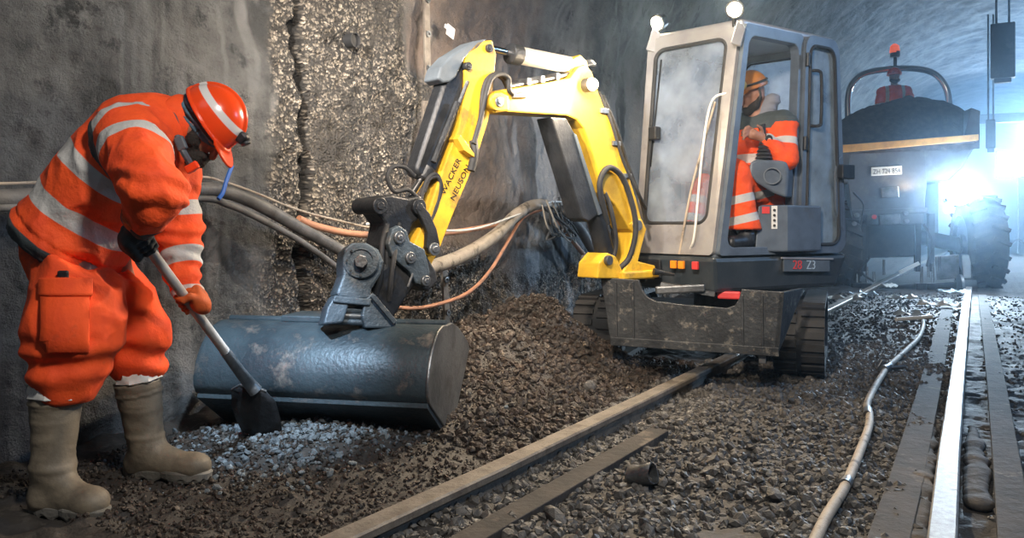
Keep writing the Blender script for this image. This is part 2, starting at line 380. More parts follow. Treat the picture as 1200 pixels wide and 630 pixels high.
def snet(f, lo, hi, h):
    lo = np.array(lo, float); hi = np.array(hi, float); B = 6
    n = (np.ceil((hi - lo) / h / B).astype(int)) * B + 1
    nb = (n - 1) // B
    cx = [lo[i] + (np.arange(nb[i]) + 0.5) * B * h for i in range(3)]
    C = np.stack(np.meshgrid(*cx, indexing='ij'), -1).reshape(-1, 3)
    dc = f(C).reshape(nb); act = np.abs(dc) < B * h * 1.5
    D = np.where(dc < 0, -1.0, 1.0).repeat(B, 0).repeat(B, 1).repeat(B, 2)
    D = np.pad(D, ((0, 1),) * 3, mode='edge')
    idx = np.argwhere(act); o = np.arange(B + 1)
    off = np.stack(np.meshgrid(o, o, o, indexing='ij'), -1).reshape(-1, 3)
    for c0 in range(0, len(idx), 1500):
        I = (idx[c0:c0 + 1500, None, :] * B + off[None]).reshape(-1, 3)
        D[I[:, 0], I[:, 1], I[:, 2]] = f(lo + I * h)
    S = D < 0
    cs = [D[i:D.shape[0] - 1 + i, j:D.shape[1] - 1 + j, k:D.shape[2] - 1 + k] for i in (0, 1) for j in (0, 1) for k in (0, 1)]
    ss = sum((c < 0).astype(np.int8) for c in cs); mixed = (ss > 0) & (ss < 8)
    ci = np.argwhere(mixed); vid = -np.ones(mixed.shape, dtype=np.int64); vid[mixed] = np.arange(len(ci))
    offs = [(i, j, k) for i in (0, 1) for j in (0, 1) for k in (0, 1)]
    val = np.stack([c[mixed] for c in cs], 1); acc = np.zeros((len(ci), 3)); cnt = np.zeros(len(ci))
    for a in range(8):
        for b in range(a + 1, 8):
            oa, ob = np.array(offs[a]), np.array(offs[b])
            if np.abs(oa - ob).sum() != 1: continue
            m = (val[:, a] < 0) != (val[:, b] < 0); t = np.where(m, val[:, a] / (val[:, a] - val[:, b] + 1e-12), 0)
            acc += np.where(m[:, None], oa + t[:, None] * (ob - oa), 0); cnt += m
    P = lo + (ci + acc / cnt[:, None]) * h
    faces = []
    for ax in range(3):
        a1, a2 = [(1, 2), (2, 0), (0, 1)][ax]
        sl0 = [slice(None)] * 3; sl1 = [slice(None)] * 3
        sl0[ax] = slice(0, -1); sl1[ax] = slice(1, None)
        e = S[tuple(sl0)] != S[tuple(sl1)]; E = np.argwhere(e)
        ok = (E[:, a1] > 0) & (E[:, a2] > 0) & (E[:, a1] < D.shape[a1] - 1) & (E[:, a2] < D.shape[a2] - 1); E = E[ok]
        q = []
        for d1, d2 in ((0, 0), (-1, 0), (-1, -1), (0, -1)):
            I = E.copy(); I[:, a1] += d1; I[:, a2] += d2; q.append(vid[I[:, 0], I[:, 1], I[:, 2]])
        Q = np.stack(q, 1); flip = ~S[E[:, 0], E[:, 1], E[:, 2]]; Q[flip] = Q[flip][:, ::-1]; faces.append(Q)
    Fc = np.concatenate(faces); Fc = Fc[(Fc >= 0).all(1)]
    for _ in range(2):      # pull onto the surface
        d = f(P); e = h * 0.25
        g = np.stack([f(P + np.eye(3)[i] * e) - d for i in range(3)], 1) / e
        st_ = g * (d / (np.maximum((g * g).sum(1), 0.3)))[:, None] * 0.8; P = P - np.clip(np.nan_to_num(st_), -h, h)
    return P, Fc
def blob(name, f, lo, hi, h, m, parent, attrs=None, disp=None):
    P, Fc = snet(f, lo, hi, h)
    at = attrs(P) if attrs else None
    if disp is not None:
        e = h * 0.5; g = np.stack([f(P + np.eye(3)[i] * e) for i in range(3)], 1) - f(P)[:, None]
        g /= np.linalg.norm(g, axis=1)[:, None] + 1e-9; P = P + g * disp(P)[:, None]
    return obj_np(name, P, Fc, M[m] if isinstance(m, str) else m, parent, True, at)

# ------------------------------------------------------------------ scattered stones
def stones(name, pos, size, m, seed=0, sub=1, flat=0.7, parent=None):
    bm = bmesh.new(); bmesh.ops.create_icosphere(bm, subdivisions=sub, radius=1.0)
    v0 = np.array([tuple(v.co) for v in bm.verts]); f0 = np.array([[v.index for v in f.verts] for f in bm.faces]); bm.free()
    r = np.random.default_rng(seed); n = len(pos); protos = []
    for i in range(16):
        d = r.normal(size=(9, 3)); d /= np.linalg.norm(d, axis=1)[:, None]; off = r.uniform(0.55, 1.0, 9)
        s = np.ones(len(v0))
        for k in range(9):
            q = v0 @ d[k]; s = np.minimum(s, np.where(q > 0.05, off[k] / np.maximum(q, 0.05), 9))
        protos.append(v0 * s[:, None])
    protos = np.array(protos)
    pick = r.integers(0, 16, n); sc = np.stack([size * r.uniform(0.8, 1.3, n), size * r.uniform(0.7, 1.0, n), size * r.uniform(0.5, 0.85, n) * flat / 0.7], 1)
    q = r.normal(size=(n, 4)); q[:, 1:3] *= 0.6; q /= np.linalg.norm(q, axis=1)[:, None]
    w, x, y, z = q.T
    R = np.stack([1 - 2 * (y * y + z * z), 2 * (x * y - z * w), 2 * (x * z + y * w), 2 * (x * y + z * w), 1 - 2 * (x * x + z * z), 2 * (y * z - x * w), 2 * (x * z - y * w), 2 * (y * z + x * w), 1 - 2 * (x * x + y * y)], 1).reshape(n, 3, 3)
    Vv = np.einsum('nij,nkj->nki', R, protos[pick] * sc[:, None, :]) + pos[:, None, :]
    Ff = f0[None] + (np.arange(n) * len(v0))[:, None, None]
    return obj_np(name, Vv.reshape(-1, 3), Ff.reshape(-1, 3), M[m] if isinstance(m, str) else m, parent)

# ================================================================== SETTING
def prof(t):
    p = np.where(t < 2.4, -3.5, 0); z = np.where(t < 2.4, t, 0.0)
    ph = math.pi - np.clip((t - 2.4) / 3.8, 0, math.pi)
    p = np.where(t >= 2.4, 0.6 + 4.1 * np.cos(ph), p); z = np.where(t >= 2.4, 2.4 + 3.5 * np.sin(ph), z)
    nx = np.where(t < 2.4, 1.0, -np.cos(ph)); nz = np.where(t < 2.4, 0.0, -np.sin(ph))
    return p, z, nx, nz
def sm(x, a, b): q = np.clip((x - a) / (b - a), 0, 1); return q * q * (3 - 2 * q)
def lining(name, svals, tvals, m, kind='structure'):
    S, T = np.meshgrid(svals, tvals, indexing='ij'); S = S.ravel(); T = T.ravel()
    p, z, nx, nz = prof(T); P3 = np.stack([S, T, S * 0], 1)
    edge = fbm(P3, 2.2, 3, 3) * 0.16; edge2 = fbm(P3, 1.3, 3, 9) * 0.3
    agg = sm(S + edge, 3.32, 3.45) * (1 - sm(S + edge, 4.55 , 4.72)) * (1 - 0.0 * T)
    low = (1 - sm(T + edge2 * 0.8, 0.55, 0.85)) * sm(S + edge2, 3.0, 3.4)                     # bare rubble along the foot of the wall
    agg2 = np.maximum(agg, low * (1 - sm(S, 10, 13)))
    brown = sm(S + edge, 4.6, 4.8) * (1 - sm(S + edge2, 6.2, 6.9))
    crack = np.abs(S + fbm(P3, 3.0, 4, 31) * 0.07 - 3.66 + 0.02 * T); crack = (1 - sm(crack, 0.018, 0.05)) * (T < 2.9)
    seam = 1 - sm(np.abs(S + fbm(P3, 5, 3, 37) * 0.02 - 4.74), 0.01, 0.03)
    seam *= (T > 1.2) * 0.6
    white = sm(fbm(P3 * np.array([3.0, 1.0, 1.0]), 1.4, 5, 71), -0.15, 0.35) * sm(S, 5.6, 6.6) * (1 - sm(T, 2.0, 3.0))
    streak = vnoise(np.stack([S * 7 + fbm(P3, 0.8, 3, 81) * 3, T * 0.7, S * 0], 1), 5) * 0.5 + vnoise(np.stack([S * 22 + fbm(P3, 1, 2, 83) * 4, T * 1.1, S * 0], 1), 6) * 0.5
    d = 0.05 * fbm(P3, 0.9, 3, 11) + 0.018 * fbm(P3, 4, 3, 21) + 0.006 * fbm(P3, 22, 2, 23)
    peb = 1 - np.clip(worley(np.stack([S, T], 1), 24, 4), 0, 1); peb2 = 1 - np.clip(worley(np.stack([S, T], 1), 11, 14), 0, 1)
    d = d + agg2 * (0.022 * peb + 0.03 * peb2 + 0.012 * fbm(P3, 9, 2, 29) - 0.02) - crack * 0.07 - seam * 0.04
    d = np.clip(d, -0.12, 0.075)
    X = (S)[:, None] * np.array([[ST, CT, 0]]) + (p + nx * d)[:, None] * np.array([[CT, -ST, 0]]); X[:, 2] = z + nz * d
    a, b = len(svals), len(tvals); I = (np.arange(a - 1)[:, None] * b + np.arange(b - 1)[None]).ravel()
    Fc = np.stack([I, I + 1, I + b + 1, I + b], 1)
    o = obj_np(name, X, Fc, m, None, True, dict(agg=agg2, brown=brown, white=white, dark=np.maximum(crack, seam), st=np.stack([S, T, S * 0], 1), streak=streak))
    return tag(o, kind=kind)

def wall_material():
    m = bpy.data.materials.new('shotcrete_lining'); m.use_nodes = True; nt = m.node_tree; n = nt.nodes; L = nt.links; b = n['Principled BSDF']
    b.inputs['Roughness'].default_value = 0.72
    def at(name, vec=False):
        q = n.new('ShaderNodeAttribute'); q.attribute_name = name; return q.outputs['Vector' if vec else 'Fac']
    st = at('st', True)
    def noise(s, d=6, r=0.65, vec=None):
        q = n.new('ShaderNodeTexNoise'); q.inputs['Scale'].default_value = s; q.inputs['Detail'].default_value = d; q.inputs['Roughness'].default_value = r
        L.new(vec or st, q.inputs['Vector']); return q.outputs['Fac']
    def mr(src, a, c, lo=0, hi=1):
        q = n.new('ShaderNodeMapRange'); q.inputs['From Min'].default_value = a; q.inputs['From Max'].default_value = c; q.inputs['To Min'].default_value = lo; q.inputs['To Max'].default_value = hi
        L.new(src, q.inputs['Value']); return q.outputs['Result']
    def mix(fac, a, c, bt='MIX'):
        q = n.new('ShaderNodeMix'); q.data_type = 'RGBA'; q.blend_type = bt
        if isinstance(fac, float): q.inputs['Factor'].default_value = fac
        else: L.new(fac, q.inputs['Factor'])
        for s, v in ((q.inputs['A'], a), (q.inputs['B'], c)):
            if isinstance(v, tuple): s.default_value = (*v, 1)
            else: L.new(v, s)
        return q.outputs['Result']
    def math_(op, a, c):
        q = n.new('ShaderNodeMath'); q.operation = op
        for i, v in enumerate((a, c)):
            if isinstance(v, float): q.inputs[i].default_value = v
            else: L.new(v, q.inputs[i])
        return q.outputs[0]
    base = mix(mr(noise(1.6), 0.38, 0.62), (0.035, 0.037, 0.039), (0.15, 0.152, 0.152))
    base = mix(mr(noise(3.3, 8, 0.75), 0.54, 0.62), base, (0.022, 0.024, 0.026))            # damp dark blotches
    base = mix(mr(at('streak'), 0.1, 0.6), base, (0.17, 0.172, 0.175))
    brown = mix(mr(noise(3.0), 0.4, 0.65), (0.19, 0.14, 0.11), (0.075, 0.06, 0.053))
    base = mix(math_('MULTIPLY', at('brown'), 0.85), base, brown)
    vo = n.new('ShaderNodeTexVoronoi'); vo.inputs['Scale'].default_value = 58; L.new(st, vo.inputs['Vector'])
    vo2 = n.new('ShaderNodeTexVoronoi'); vo2.inputs['Scale'].default_value = 58; L.new(st, vo2.inputs['Vector'])
    cell = n.new('ShaderNodeSeparateColor'); L.new(vo2.outputs['Color'], cell.inputs[0])
    pc = mix(mr(cell.outputs[0], 0.35, 1.0), (0.05, 0.045, 0.04), (0.52, 0.46, 0.38))
    pc = mix(mr(vo.outputs['Distance'], 0.5, 0.72), pc, (0.02, 0.018, 0.016))
    pc = mix(mr(noise(2.2, 5), 0.5, 0.64), pc, (0.045, 0.04, 0.036), 'MIX')
    base = mix(math_('MULTIPLY', at('agg'), 0.9), base, pc)
    base = mix(math_('MULTIPLY', at('white'), 0.75), base, (0.42, 0.42, 0.42))
    base = mix(at('dark'), base, (0.012, 0.012, 0.012))
    L.new(base, b.inputs['Base Color'])
    h = math_('ADD', math_('MULTIPLY', noise(14, 8, 0.7), 0.9), math_('MULTIPLY', noise(60, 4, 0.7), 0.35))
    hv = math_('MULTIPLY', mr(vo.outputs['Distance'], 0.0, 0.6, 1, 0), math_('MULTIPLY', at('agg'), 0.6))
    q = n.new('ShaderNodeBump'); q.inputs['Strength'].default_value = 0.9; q.inputs['Distance'].default_value = 0.045
    L.new(math_('ADD', h, hv), q.inputs['Height']); L.new(q.outputs['Normal'], b.inputs['Normal'])
    return m
M['wall'] = wall_material()
def seq(*segs):
    r = []
    for a, b, st in segs: r += list(np.arange(a, b, st))
    return np.array(r)
sv = seq((-1.5, 1.6, 0.06), (1.6, 8.5, 0.014), (8.5, 14, 0.05), (14, 60.1, 0.3))
lining('wall_left', sv, seq((-0.25, 2.7, 0.016), (2.7, 2.75, 0.016)), M['wall'])
svc = seq((-1.5, 3, 0.08), (3, 12, 0.05), (12, 30, 0.1), (30, 60.1, 0.3))
lining('ceiling', svc, seq((2.68, 2.4 + 3.8 * math.pi, 0.05)), M['wall'])
rp = [TP(s, 4.7 - 0.03 * math.sin(s * 3.1), z) for s in np.arange(-1.5, 60.1, 0.5) for z in (-0.25, 0.8, 1.6, 2.42)]
nr = len(rp) // 4
o = obj_np('wall_right', np.array([tuple(p) for p in rp]), [(i * 4 + j, i * 4 + j + 1, i * 4 + j + 5, i * 4 + j + 4) for i in range(nr - 1) for j in range(3)], M['wall'], smooth=True); tag(o, kind='structure')

# ---------------------------------------------------------------- ground
def gz(S, Pp):
    P3 = np.stack([S, Pp, S * 0], 1)
    z = 0.018 * fbm(P3, 1.3, 3, 41) + 0.010 * fbm(P3, 6, 3, 43) + 0.006 * fbm(P3, 24, 2, 44)
    ridge = np.exp(-((Pp + 2.62) / 0.50) ** 2)
    along = sm(S, 2.9, 4.1) * (1 - sm(S, 4.75, 5.5))
    z = z + 0.40 * ridge * along * (1 + 0.22 * fbm(P3, 3.0, 3, 51)) + 0.05 * np.exp(-((Pp + 2.2) / 0.35) ** 2) * sm(S, 2.2, 2.8) * (1 - sm(S, 5.2, 5.8))
    z = z + 0.09 * np.exp(-(((S - 2.72) / 0.33) ** 2 + ((Pp + 2.68) / 0.42) ** 2))            # rubble heap at the shovel
    z = z + 0.02 * sm(-Pp, 1.85, 2.1) * np.abs(fbm(P3, 7, 3, 55)) * 1.5
    z = z - 0.03 * np.exp(-((Pp + 1.5) / 0.12) ** 2)
    z = z + 0.012 * np.sin(S * 60) * np.exp(-((Pp + 0.95) / 0.22) ** 2) * sm(S, 2.8, 3.1) * (1 - sm(S, 4.6, 5)) # track imprint
    z = z + 0.10 * sm(-Pp, 3.0, 3.5) * sm(S, 2.6, 3.4) * (1 - sm(S, 8, 9))
    return z
def gzv(v): s, p = st_of(v); return float(gz(np.array([s]), np.array([p]))[0])
gs = seq((0.3, 7.5, 0.02), (7.5, 14, 0.06), (14, 60.1, 0.5)); gp = seq((-3.75, 1.0, 0.02), (1.0, 4.95, 0.08))
S, Pp = np.meshgrid(gs, gp, indexing='ij'); S = S.ravel(); Pp = Pp.ravel(); Z = gz(S, Pp)
X = S[:, None] * np.array([[ST, CT, 0]]) + Pp[:, None] * np.array([[CT, -ST, 0]]); X[:, 2] = Z
a, b = len(gs), len(gp); I = (np.arange(a - 1)[:, None] * b + np.arange(b - 1)[None]).ravel()
def floor_material():
    m = mat('tunnel_floor', (0.042, 0.037, 0.033), (0.018, 0.016, 0.015), rough=0.7, scale=5, bump=0.7, bscale=35, dirt=(0.08, 0.072, 0.065), dscale=16, dth=(0.56, 0.66))
    return m
M['floor'] = floor_material()
o = obj_np('floor', X, np.stack([I, I + b, I + b + 1, I + 1], 1), M['floor'], None, True); tag(o, kind='structure')

def spread(n, s0, s1, p0, p1, seed, bias=1.0):
    r = np.random.default_rng(seed); s = s0 + (s1 - s0) * r.random(n) ** bias; p = p0 + (p1 - p0) * r.random(n)
    return s, p
def place(s, p, size, sink=0.25):
    z = gz(s, p) + size * 0.5 - size * sink * 1.6
    return s[:, None] * np.array([[ST, CT, 0]]) + p[:, None] * np.array([[CT, -ST, 0]]) + np.stack([z * 0, z * 0, z], 1)
def szs(n, lo, hi, seed, pw=2.2): return lo + (hi - lo) * np.random.default_rng(seed).random(n) ** pw
# ballast between and beside the rails
s, p = spread(15500, 1.9, 6.2, -1.70, -0.16, 1); z = szs(len(s), 0.008, 0.033, 2, 2.6)
patch = fbm(np.stack([s, p, s * 0], 1), 1.6, 3, 61); k = patch > -0.55; s, p, z = s[k], p[k], z[k]
s2, p2 = spread(5000, 6.2, 13.0, -1.70, -0.16, 3, 1.4); z2 = szs(len(s2), 0.010, 0.028, 4)
s3, p3 = spread(7000, 1.6, 13.0, 0.03, 2.8, 5, 1.3); z3 = szs(len(s3), 0.008, 0.026, 6)
s = np.concatenate([s, s2, s3]); p = np.concatenate([p, p2, p3]); z = np.concatenate([z, z2, z3])
o = stones('ballast_gravel', place(s, p, z), z, 'stone', 11)
tag(o, 'loose grey crushed stone ballast covering the track bed between the rails', 'ballast', kind='stuff')
# soil clods over the pile and the strip between wall and rail
s, p = spread(27000, 2.95, 5.6, -3.4, -1.71, 7); z = szs(len(s), 0.004, 0.032, 8, 4.0)
o = stones('soil_pile', place(s, p, z, 0.1), z, 'clod', 12)
tag(o, 'heap of brown crumbly soil and stones between tunnel wall and left rail', 'soil', kind='stuff')
s, p = spread(8500, 1.6, 2.95, -3.3, -1.71, 9); z = szs(len(s), 0.003, 0.017, 10, 3.0)
o = stones('soil_crumbs', place(s, p, z, 0.1), z, 'clod', 13)
tag(o, 'fine brown soil crumbs on the ground around the worker with the shovel', 'soil', kind='stuff')
r = np.random.default_rng(5); n = 2600; s = 2.72 + 0.26 * r.normal(size=n); p = -2.66 + 0.26 * r.normal(size=n); z = szs(n, 0.005, 0.024, 14, 3.2)
k = (p > -3.3) & (p < -2.0); s, p, z = s[k], p[k], z[k]
o = stones('grey_rubble', place(s, p, z, 0.05), z, 'ash', 15)
tag(o, 'small heap of pale blue-grey rubble under the shovel blade', 'rubble', kind='stuff')

# larger single stones
big = [(690, 470, .05, 'pale rock lying close to the left rail, in front of the dozer blade'), (835, 458, .05, 'pale rock on the ballast below the right end of the dozer blade'), (648, 522, .045, 'pale rock between the left rail and the low timber strip'),
       (765, 492, .045, 'pale rock just beyond the far end of the low timber strip'), (905, 590, .05, 'grey rock on the ballast left of the near end of the pale hose'), (1016, 568, .035, 'small white rock just right of the pale hose'), (650, 610, .05, 'grey rock in the foreground right of the near end of the timber strip')]
for i, (x, y, q, lab) in enumerate(big):
    g = G(x, y); g.z = gzv(g) + q * 0.35
    o = stones('rock', np.array([tuple(g)]), np.array([q]), 'stone', 100 + i, sub=2); tag(o, lab, 'rock')

# ---------------------------------------------------------------- rails
def rail(name, pts, label, hw=0.036, top='railtop', ztop=0.07, wear=True):
    pts = [V((p.x, p.y, 0)) for p in pts]
    def sweep(prof2):
        mb = MB(); rows = []
        for i, p in enumerate(pts):
            d = (pts[min(i + 1, len(pts) - 1)] - pts[max(i - 1, 0)]).normalized(); r_ = V((d.y, -d.x, 0))
            rows.append([p + r_ * a + V((0, 0, ztop + b)) for a, b in prof2])
        mb.loft(rows); n = len(prof2)
        mb.f.append(tuple(range(n))); mb.f.append(tuple(range((len(pts) - 1) * n, len(pts) * n)))
        return mb
    root = empty(name, (pts[0].x, pts[0].y, 0), label, 'rail')
    h = hw
    sweep([(-h, -0.030), (-h, -0.008), (-h + 0.006, -0.001), (h - 0.006, -0.001), (h, -0.008), (h, -0.030), (h - .01, -0.036), (-h + .01, -0.036)]).build('rail_head', M[top], root)
    sweep([(-0.4 * h, -0.036), (0.4 * h, -0.036), (0.5 * h, -0.10), (2.0 * h, -0.118), (2.0 * h, -0.132), (-2.0 * h, -0.132), (-2.0 * h, -0.118), (-0.5 * h, -0.10)]).build('rail_web', M['rail'], root)
    return root
gl = [G(x, y, 0.07) for x, y in ((300, 668), (390, 630), (580, 545), (760, 461), (858, 414))]
d = (gl[-1] - gl[-2]).normalized(); gl.append(gl[-1] + d * 5); gl.append(gl[-1] + d * 20)
rl = rail('rail', [gl[0] - (gl[1] - gl[0]) * 1.5] + gl, 'dusty brown steel rail running diagonally from lower centre beneath the excavator', hw=0.045, top='rail')
gr = [G(x, y, 0.07) for x, y in ((1103, 640), (1112, 530), (1122, 440), (1131, 365), (1134, 346))]
d = (gr[-1] - gr[-2]).normalized()
rr = rail('rail', [gr[0] - (gr[1] - gr[0]) * 0.8] + gr + [gr[-1] + d * 20], 'polished bright steel rail at right leading to the dumper rail wheel', hw=0.040)
for t in (0.08, 0.30, 0.52):                         # dirt lumps lying on the bright rail
    c = gr[0].lerp(gr[2], t)
def flatbar(name, pix, w, h, m, label, cat, z=0.02):
    pts = [G(x, y, z) for x, y in pix]; rows = []
    for i, p in enumerate(pts):
        d = (pts[min(i + 1, len(pts) - 1)] - pts[max(i - 1, 0)]).normalized(); r_ = V((d.y, -d.x, 0)) * w / 2
        rows.append([p - r_ + V((0, 0, -h)), p + r_ + V((0, 0, -h)), p + r_ + V((0, 0, 0.0)), p - r_ + V((0, 0, 0.0))])
    mb = MB().loft(rows); mb.f += [(0, 1, 2, 3), tuple(len(mb.v) - 4 + i for i in range(4))]
    return tag(mb.build(name, m, bevel=0.004), label, cat)
flatbar('sleeper_timber', [(500, 656), (560, 622), (640, 577), (705, 540), (772, 502)], 0.10, 0.09, 'wood', 'low dirty timber strip half buried beside the left rail', 'timber', z=0.035)
flatbar('cover_board', [(1038, 640), (1062, 560), (1085, 470), (1102, 400), (1112, 350)], 0.12, 0.05, 'wood', 'dark board lying along the left side of the bright rail', 'board', z=0.02)
flatbar('side_board', [(1192, 640), (1180, 540), (1168, 450), (1157, 380), (1151, 345)], 0.10, 0.06, 'wood', 'dark board lying along the right side of the bright rail', 'board', z=0.03)

def bag(name, pix, r, label):
    pts = [G(x, y, 0.0) for x, y in pix]
    fs = [rc(pts[i], pts[i + 1], r[i], r[i + 1]) for i in range(len(pts) - 1)]
    A = np.array([tuple(p) for p in pts]); f0 = union(fs, 0.03)
    f = lambda P: f0(P * np.array([1, 1, 2.4])) + 0.012 * fbm(P, 9, 3, 5) + .004
    o = blob(name, f, A.min(0) - 0.12, A.max(0) + 0.12, 0.012, 'wood', None); return tag(o, label, 'fabric')
bag('rolled_fabric', [(1072, 632), (1082, 590), (1079, 560), (1088, 520), (1090, 490)], [.045, .04, .05, .04, .03], 'dark grey crumpled fabric roll pressed against the near left side of the bright rail')
bag('fabric_sheet', [(1146, 590), (1143, 540), (1140, 500)], [.05, .055, .03], 'dark crumpled fabric lump on the right side of the bright rail')

# ---------------------------------------------------------------- pale hose with couplings
gp_ = [(948, 648), (968, 606), (990, 570), (1008, 528), (1018, 500), (1019, 484), (1016, 474), (1026, 452), (1037, 434)]
root = empty('ground_hose', G(968, 606), 'pale beige hose with metal coupling snaking over the ballast', 'hose')
hose('hose_length', [G(x, y, 0.03) for x, y in gp_], 0.019, 'hose', root)
hose('hose_length', [G(x, y, 0.03) for x, y in ((1042, 428), (1060, 412), (1076, 396), (1082, 382), (1081, 372))], 0.019, 'hose', root)
for x, y, dx, dy in ((1017, 486, 0, 6), (990, 568, 3, -5)):
    MB().cyl(G(x, y, 0.032), G(x + dx, y - dy if dy > 0 else y + dy, 0.032), 0.0225).build('clamp', 'steel', root, smooth=True)
c = G(1040, 431, 0.035)
cp = MB().cyl(c + V((-.05, -.05, 0)), c + V((.04, .05, 0)), 0.028); cp.cyl(c + V((-.02, 0, 0)), c + V((.12, 0.0, 0.01)), 0.014); cp.cyl(c + V((-.05, 0.03, 0)), c + V((-.02, .03, 0.05)), 0.012)
cp.build('coupling', 'steel', root, bevel=0.003, smooth=True, label='dull metal pipe coupling with side branch')
# crushed can
c = G(752, 556, 0.05); root = empty('crushed_can', V((c.x, c.y, 0)), 'dented dark metal can lying in the ballast in front of the left rail', 'can')
ax = V((0.75, -0.55, 0.25)).normalized()
u = ax.orthogonal().normalized(); w = ax.cross(u); rows = []
for i, (t, r) in enumerate(((-.05, .036), (-.046, .040), (-.02, .039), (0, .036), (.02, .039), (.046, .040), (.05, .040), (.05, .036), (.02, .034), (-.044, .034))):
    rows.append([c + ax * t + (u * math.cos(k * math.pi / 12) + w * math.sin(k * math.pi / 12)) * r * (1 + 0.09 * math.sin(k * .8 + i)) for k in range(24)])
MB().loft(rows).build('can_body', 'steel', root, smooth=True); rows = [[c - ax * .045 + (u * math.cos(k * math.pi / 12) + w * math.sin(k * math.pi / 12)) * r for k in range(24)] for r in (.036, .03, .001)]
MB().loft(rows).build('can_base', 'steel', root)

# ---------------------------------------------------------------- wall fixtures
def wall_hose(name, pix, r, m, label, cat='cable', p=-3.36, parent=None, n=10):
    o = hose(name, [WP(x, y, p) for x, y in pix], r, m, parent, n); return tag(o, label, cat) if label else o
wall_hose('thick_conduit', [(-60, 232), (0, 232), (60, 229), (230, 222), (262, 224), (300, 238), (350, 266), (412, 300), (440, 318)], 0.036, 'conduit', 'thick grey dusty conduit on the wall behind the bending worker', 'conduit', -3.34)
wall_hose('thin_conduit', [(-60, 214), (0, 215), (60, 213), (225, 207), (262, 213), (300, 226), (350, 246), (412, 262), (450, 270)], 0.0065, 'hose', 'thin pale cable above the thick grey conduit', 'cable', -3.32)
wall_hose('second_conduit', [(-60, 243), (0, 243), (60, 240), (230, 232), (268, 240), (300, 254), (345, 278), (372, 296), (402, 318)], 0.018, 'conduit', 'thinner brown-grey conduit hanging just below the thick conduit', 'conduit', -3.33)
wall_hose('orange_hose', [(350, 256), (375, 266), (430, 275), (520, 273), (580, 263), (612, 252), (640, 240)], 0.021, 'hosep', 'pale orange hose passing behind the bucket coupler', 'hose', -3.33)
wall_hose('beige_hose', [(470, 318), (505, 313), (545, 298), (580, 276), (605, 252), (628, 240), (650, 243)], 0.052, 'hose', 'thick beige hose curving up the wall right of the yellow arm', 'hose', -3.28)
wall_hose('white_cable', [(430, 262), (520, 270), (560, 267), (600, 254), (640, 238), (660, 236)], 0.008, 'white', 'thin white cable above the thick beige hose', 'cable', -3.24)
wall_hose('looping_cable', [(440, 356), (480, 361), (510, 357), (548, 343), (575, 316), (598, 278), (614, 254), (636, 245)], 0.014, 'hosep', 'thin orange-beige cable looping low across the wall below the beige hose', 'cable', -3.26)
wall_hose('right_conduit', [(655, 246), (675, 262), (692, 288), (710, 318)], 0.05, 'conduit', 'grey conduit stub running down the wall behind the boom cylinder', 'conduit', -3.32)
wall_hose('right_pipe', [(650, 250), (668, 278), (690, 305), (712, 330)], 0.022, 'hosep', 'rusty thin pipe slanting down the wall behind the boom cylinder', 'pipe', -3.3)
# hanging bundle of cable ends
root = empty('cable_bundle', WP(655, 300, -3.3), 'tangled bundle of dark cable ends tied to the wall left of the boom cylinder', 'cables')
rr_ = random.Random(3)
for i in range(11):
    a = WP(640 + rr_.uniform(-5, 12), 240 + rr_.uniform(-6, 8), -3.25 + rr_.uniform(0, .08))
    b = WP(648 + rr_.uniform(-10, 26), 262 + rr_.uniform(-5, 12), -3.2 + rr_.uniform(0, .1)); c = WP(652 + rr_.uniform(-12, 28), 276 + rr_.uniform(-10, 8), -3.25)
    d = WP(660 + rr_.uniform(-8, 10), 242 + rr_.uniform(-12, 8), -3.3)
    hose('cable', [a, b, c, c.lerp(d, .5) + V((.02, 0, 0)), d], 0.006 + 0.004 * rr_.random(), rr_.choice(['rubber', 'hose', 'rubber', 'conduit']), root, n=6, seg=5)
for i in range(6):
    a = WP(664 + i * 3, 240 + i, -3.25); hose('cable_tip', [a, a + V((-.02 + .02 * i, -.04, .07)), a + V((-.06 + .022 * i, -.06, .16 + .02 * (i % 2)))], 0.009, 'rubber', root, n=6, seg=4)
MB().sphere(WP(660, 248, -3.22), 0.075, 8, (1, .8, .8)).build('tape_wrap', 'rubber', root, smooth=True)
# blue strap, cable bracket
pts = [WP(x, y, -3.24) for x, y in ((272, 194), (268, 204), (264, 216), (261, 226), (256, 233))]
o = tag(MB().tube(catmull(pts, 4), 0.011, 8).build('cable_tie_strap', 'strap', smooth=True), 'bright blue strap tied round the conduits right of the worker', 'strap')
# perforated strip channel on the wall (upper and lower pieces)
for (x0, y0, x1, y1, lab) in ((499, -20, 501, 100, 'upper part of rusty metal strip fixed on the wall above the arm cylinder'), (498, 118, 498, 190, 'short rusty perforated strip on the wall left of the arm cylinder'), (520, 308, 524, 385, 'lower perforated strip on the wall between beige hose and soil heap')):
    a, b = WP(x0, y0, -3.40), WP(x1, y1, -3.40); root = empty('wall_strip', b, lab, 'metal strip')
    MB().bar(a, b, 0.065, 0.02, up=(CT, -ST, 0)).build('strip_plate', 'rail', root, bevel=0.003)
    n = max(2, int((a - b).length / 0.22))
    for i in range(n):
        c = a.lerp(b, (i + .5) / n) + V((CT, -ST, 0)) * 0.012
        MB().ring(c, c + V((CT, -ST, 0)) * 0.012, 0.024, 0.011, 14).build('bolt_washer', 'steel', root)
c = WP(528, 37, -3.39); root = empty('wall_tag', c, 'small white plate with two holes fixed high on the wall above the arm', 'plate')
x_ = V((ST, CT, 0)); z_ = V((0, 0, 1)); n_ = V((CT, -ST, 0))
xr = (x_ * math.cos(.25) - z_ * math.sin(.25)); zr = (z_ * math.cos(.25) + x_ * math.sin(.25))
MB().box(c, (0.10, 0.008, 0.085), xr, zr).build('plate', 'white', root, bevel=0.004)
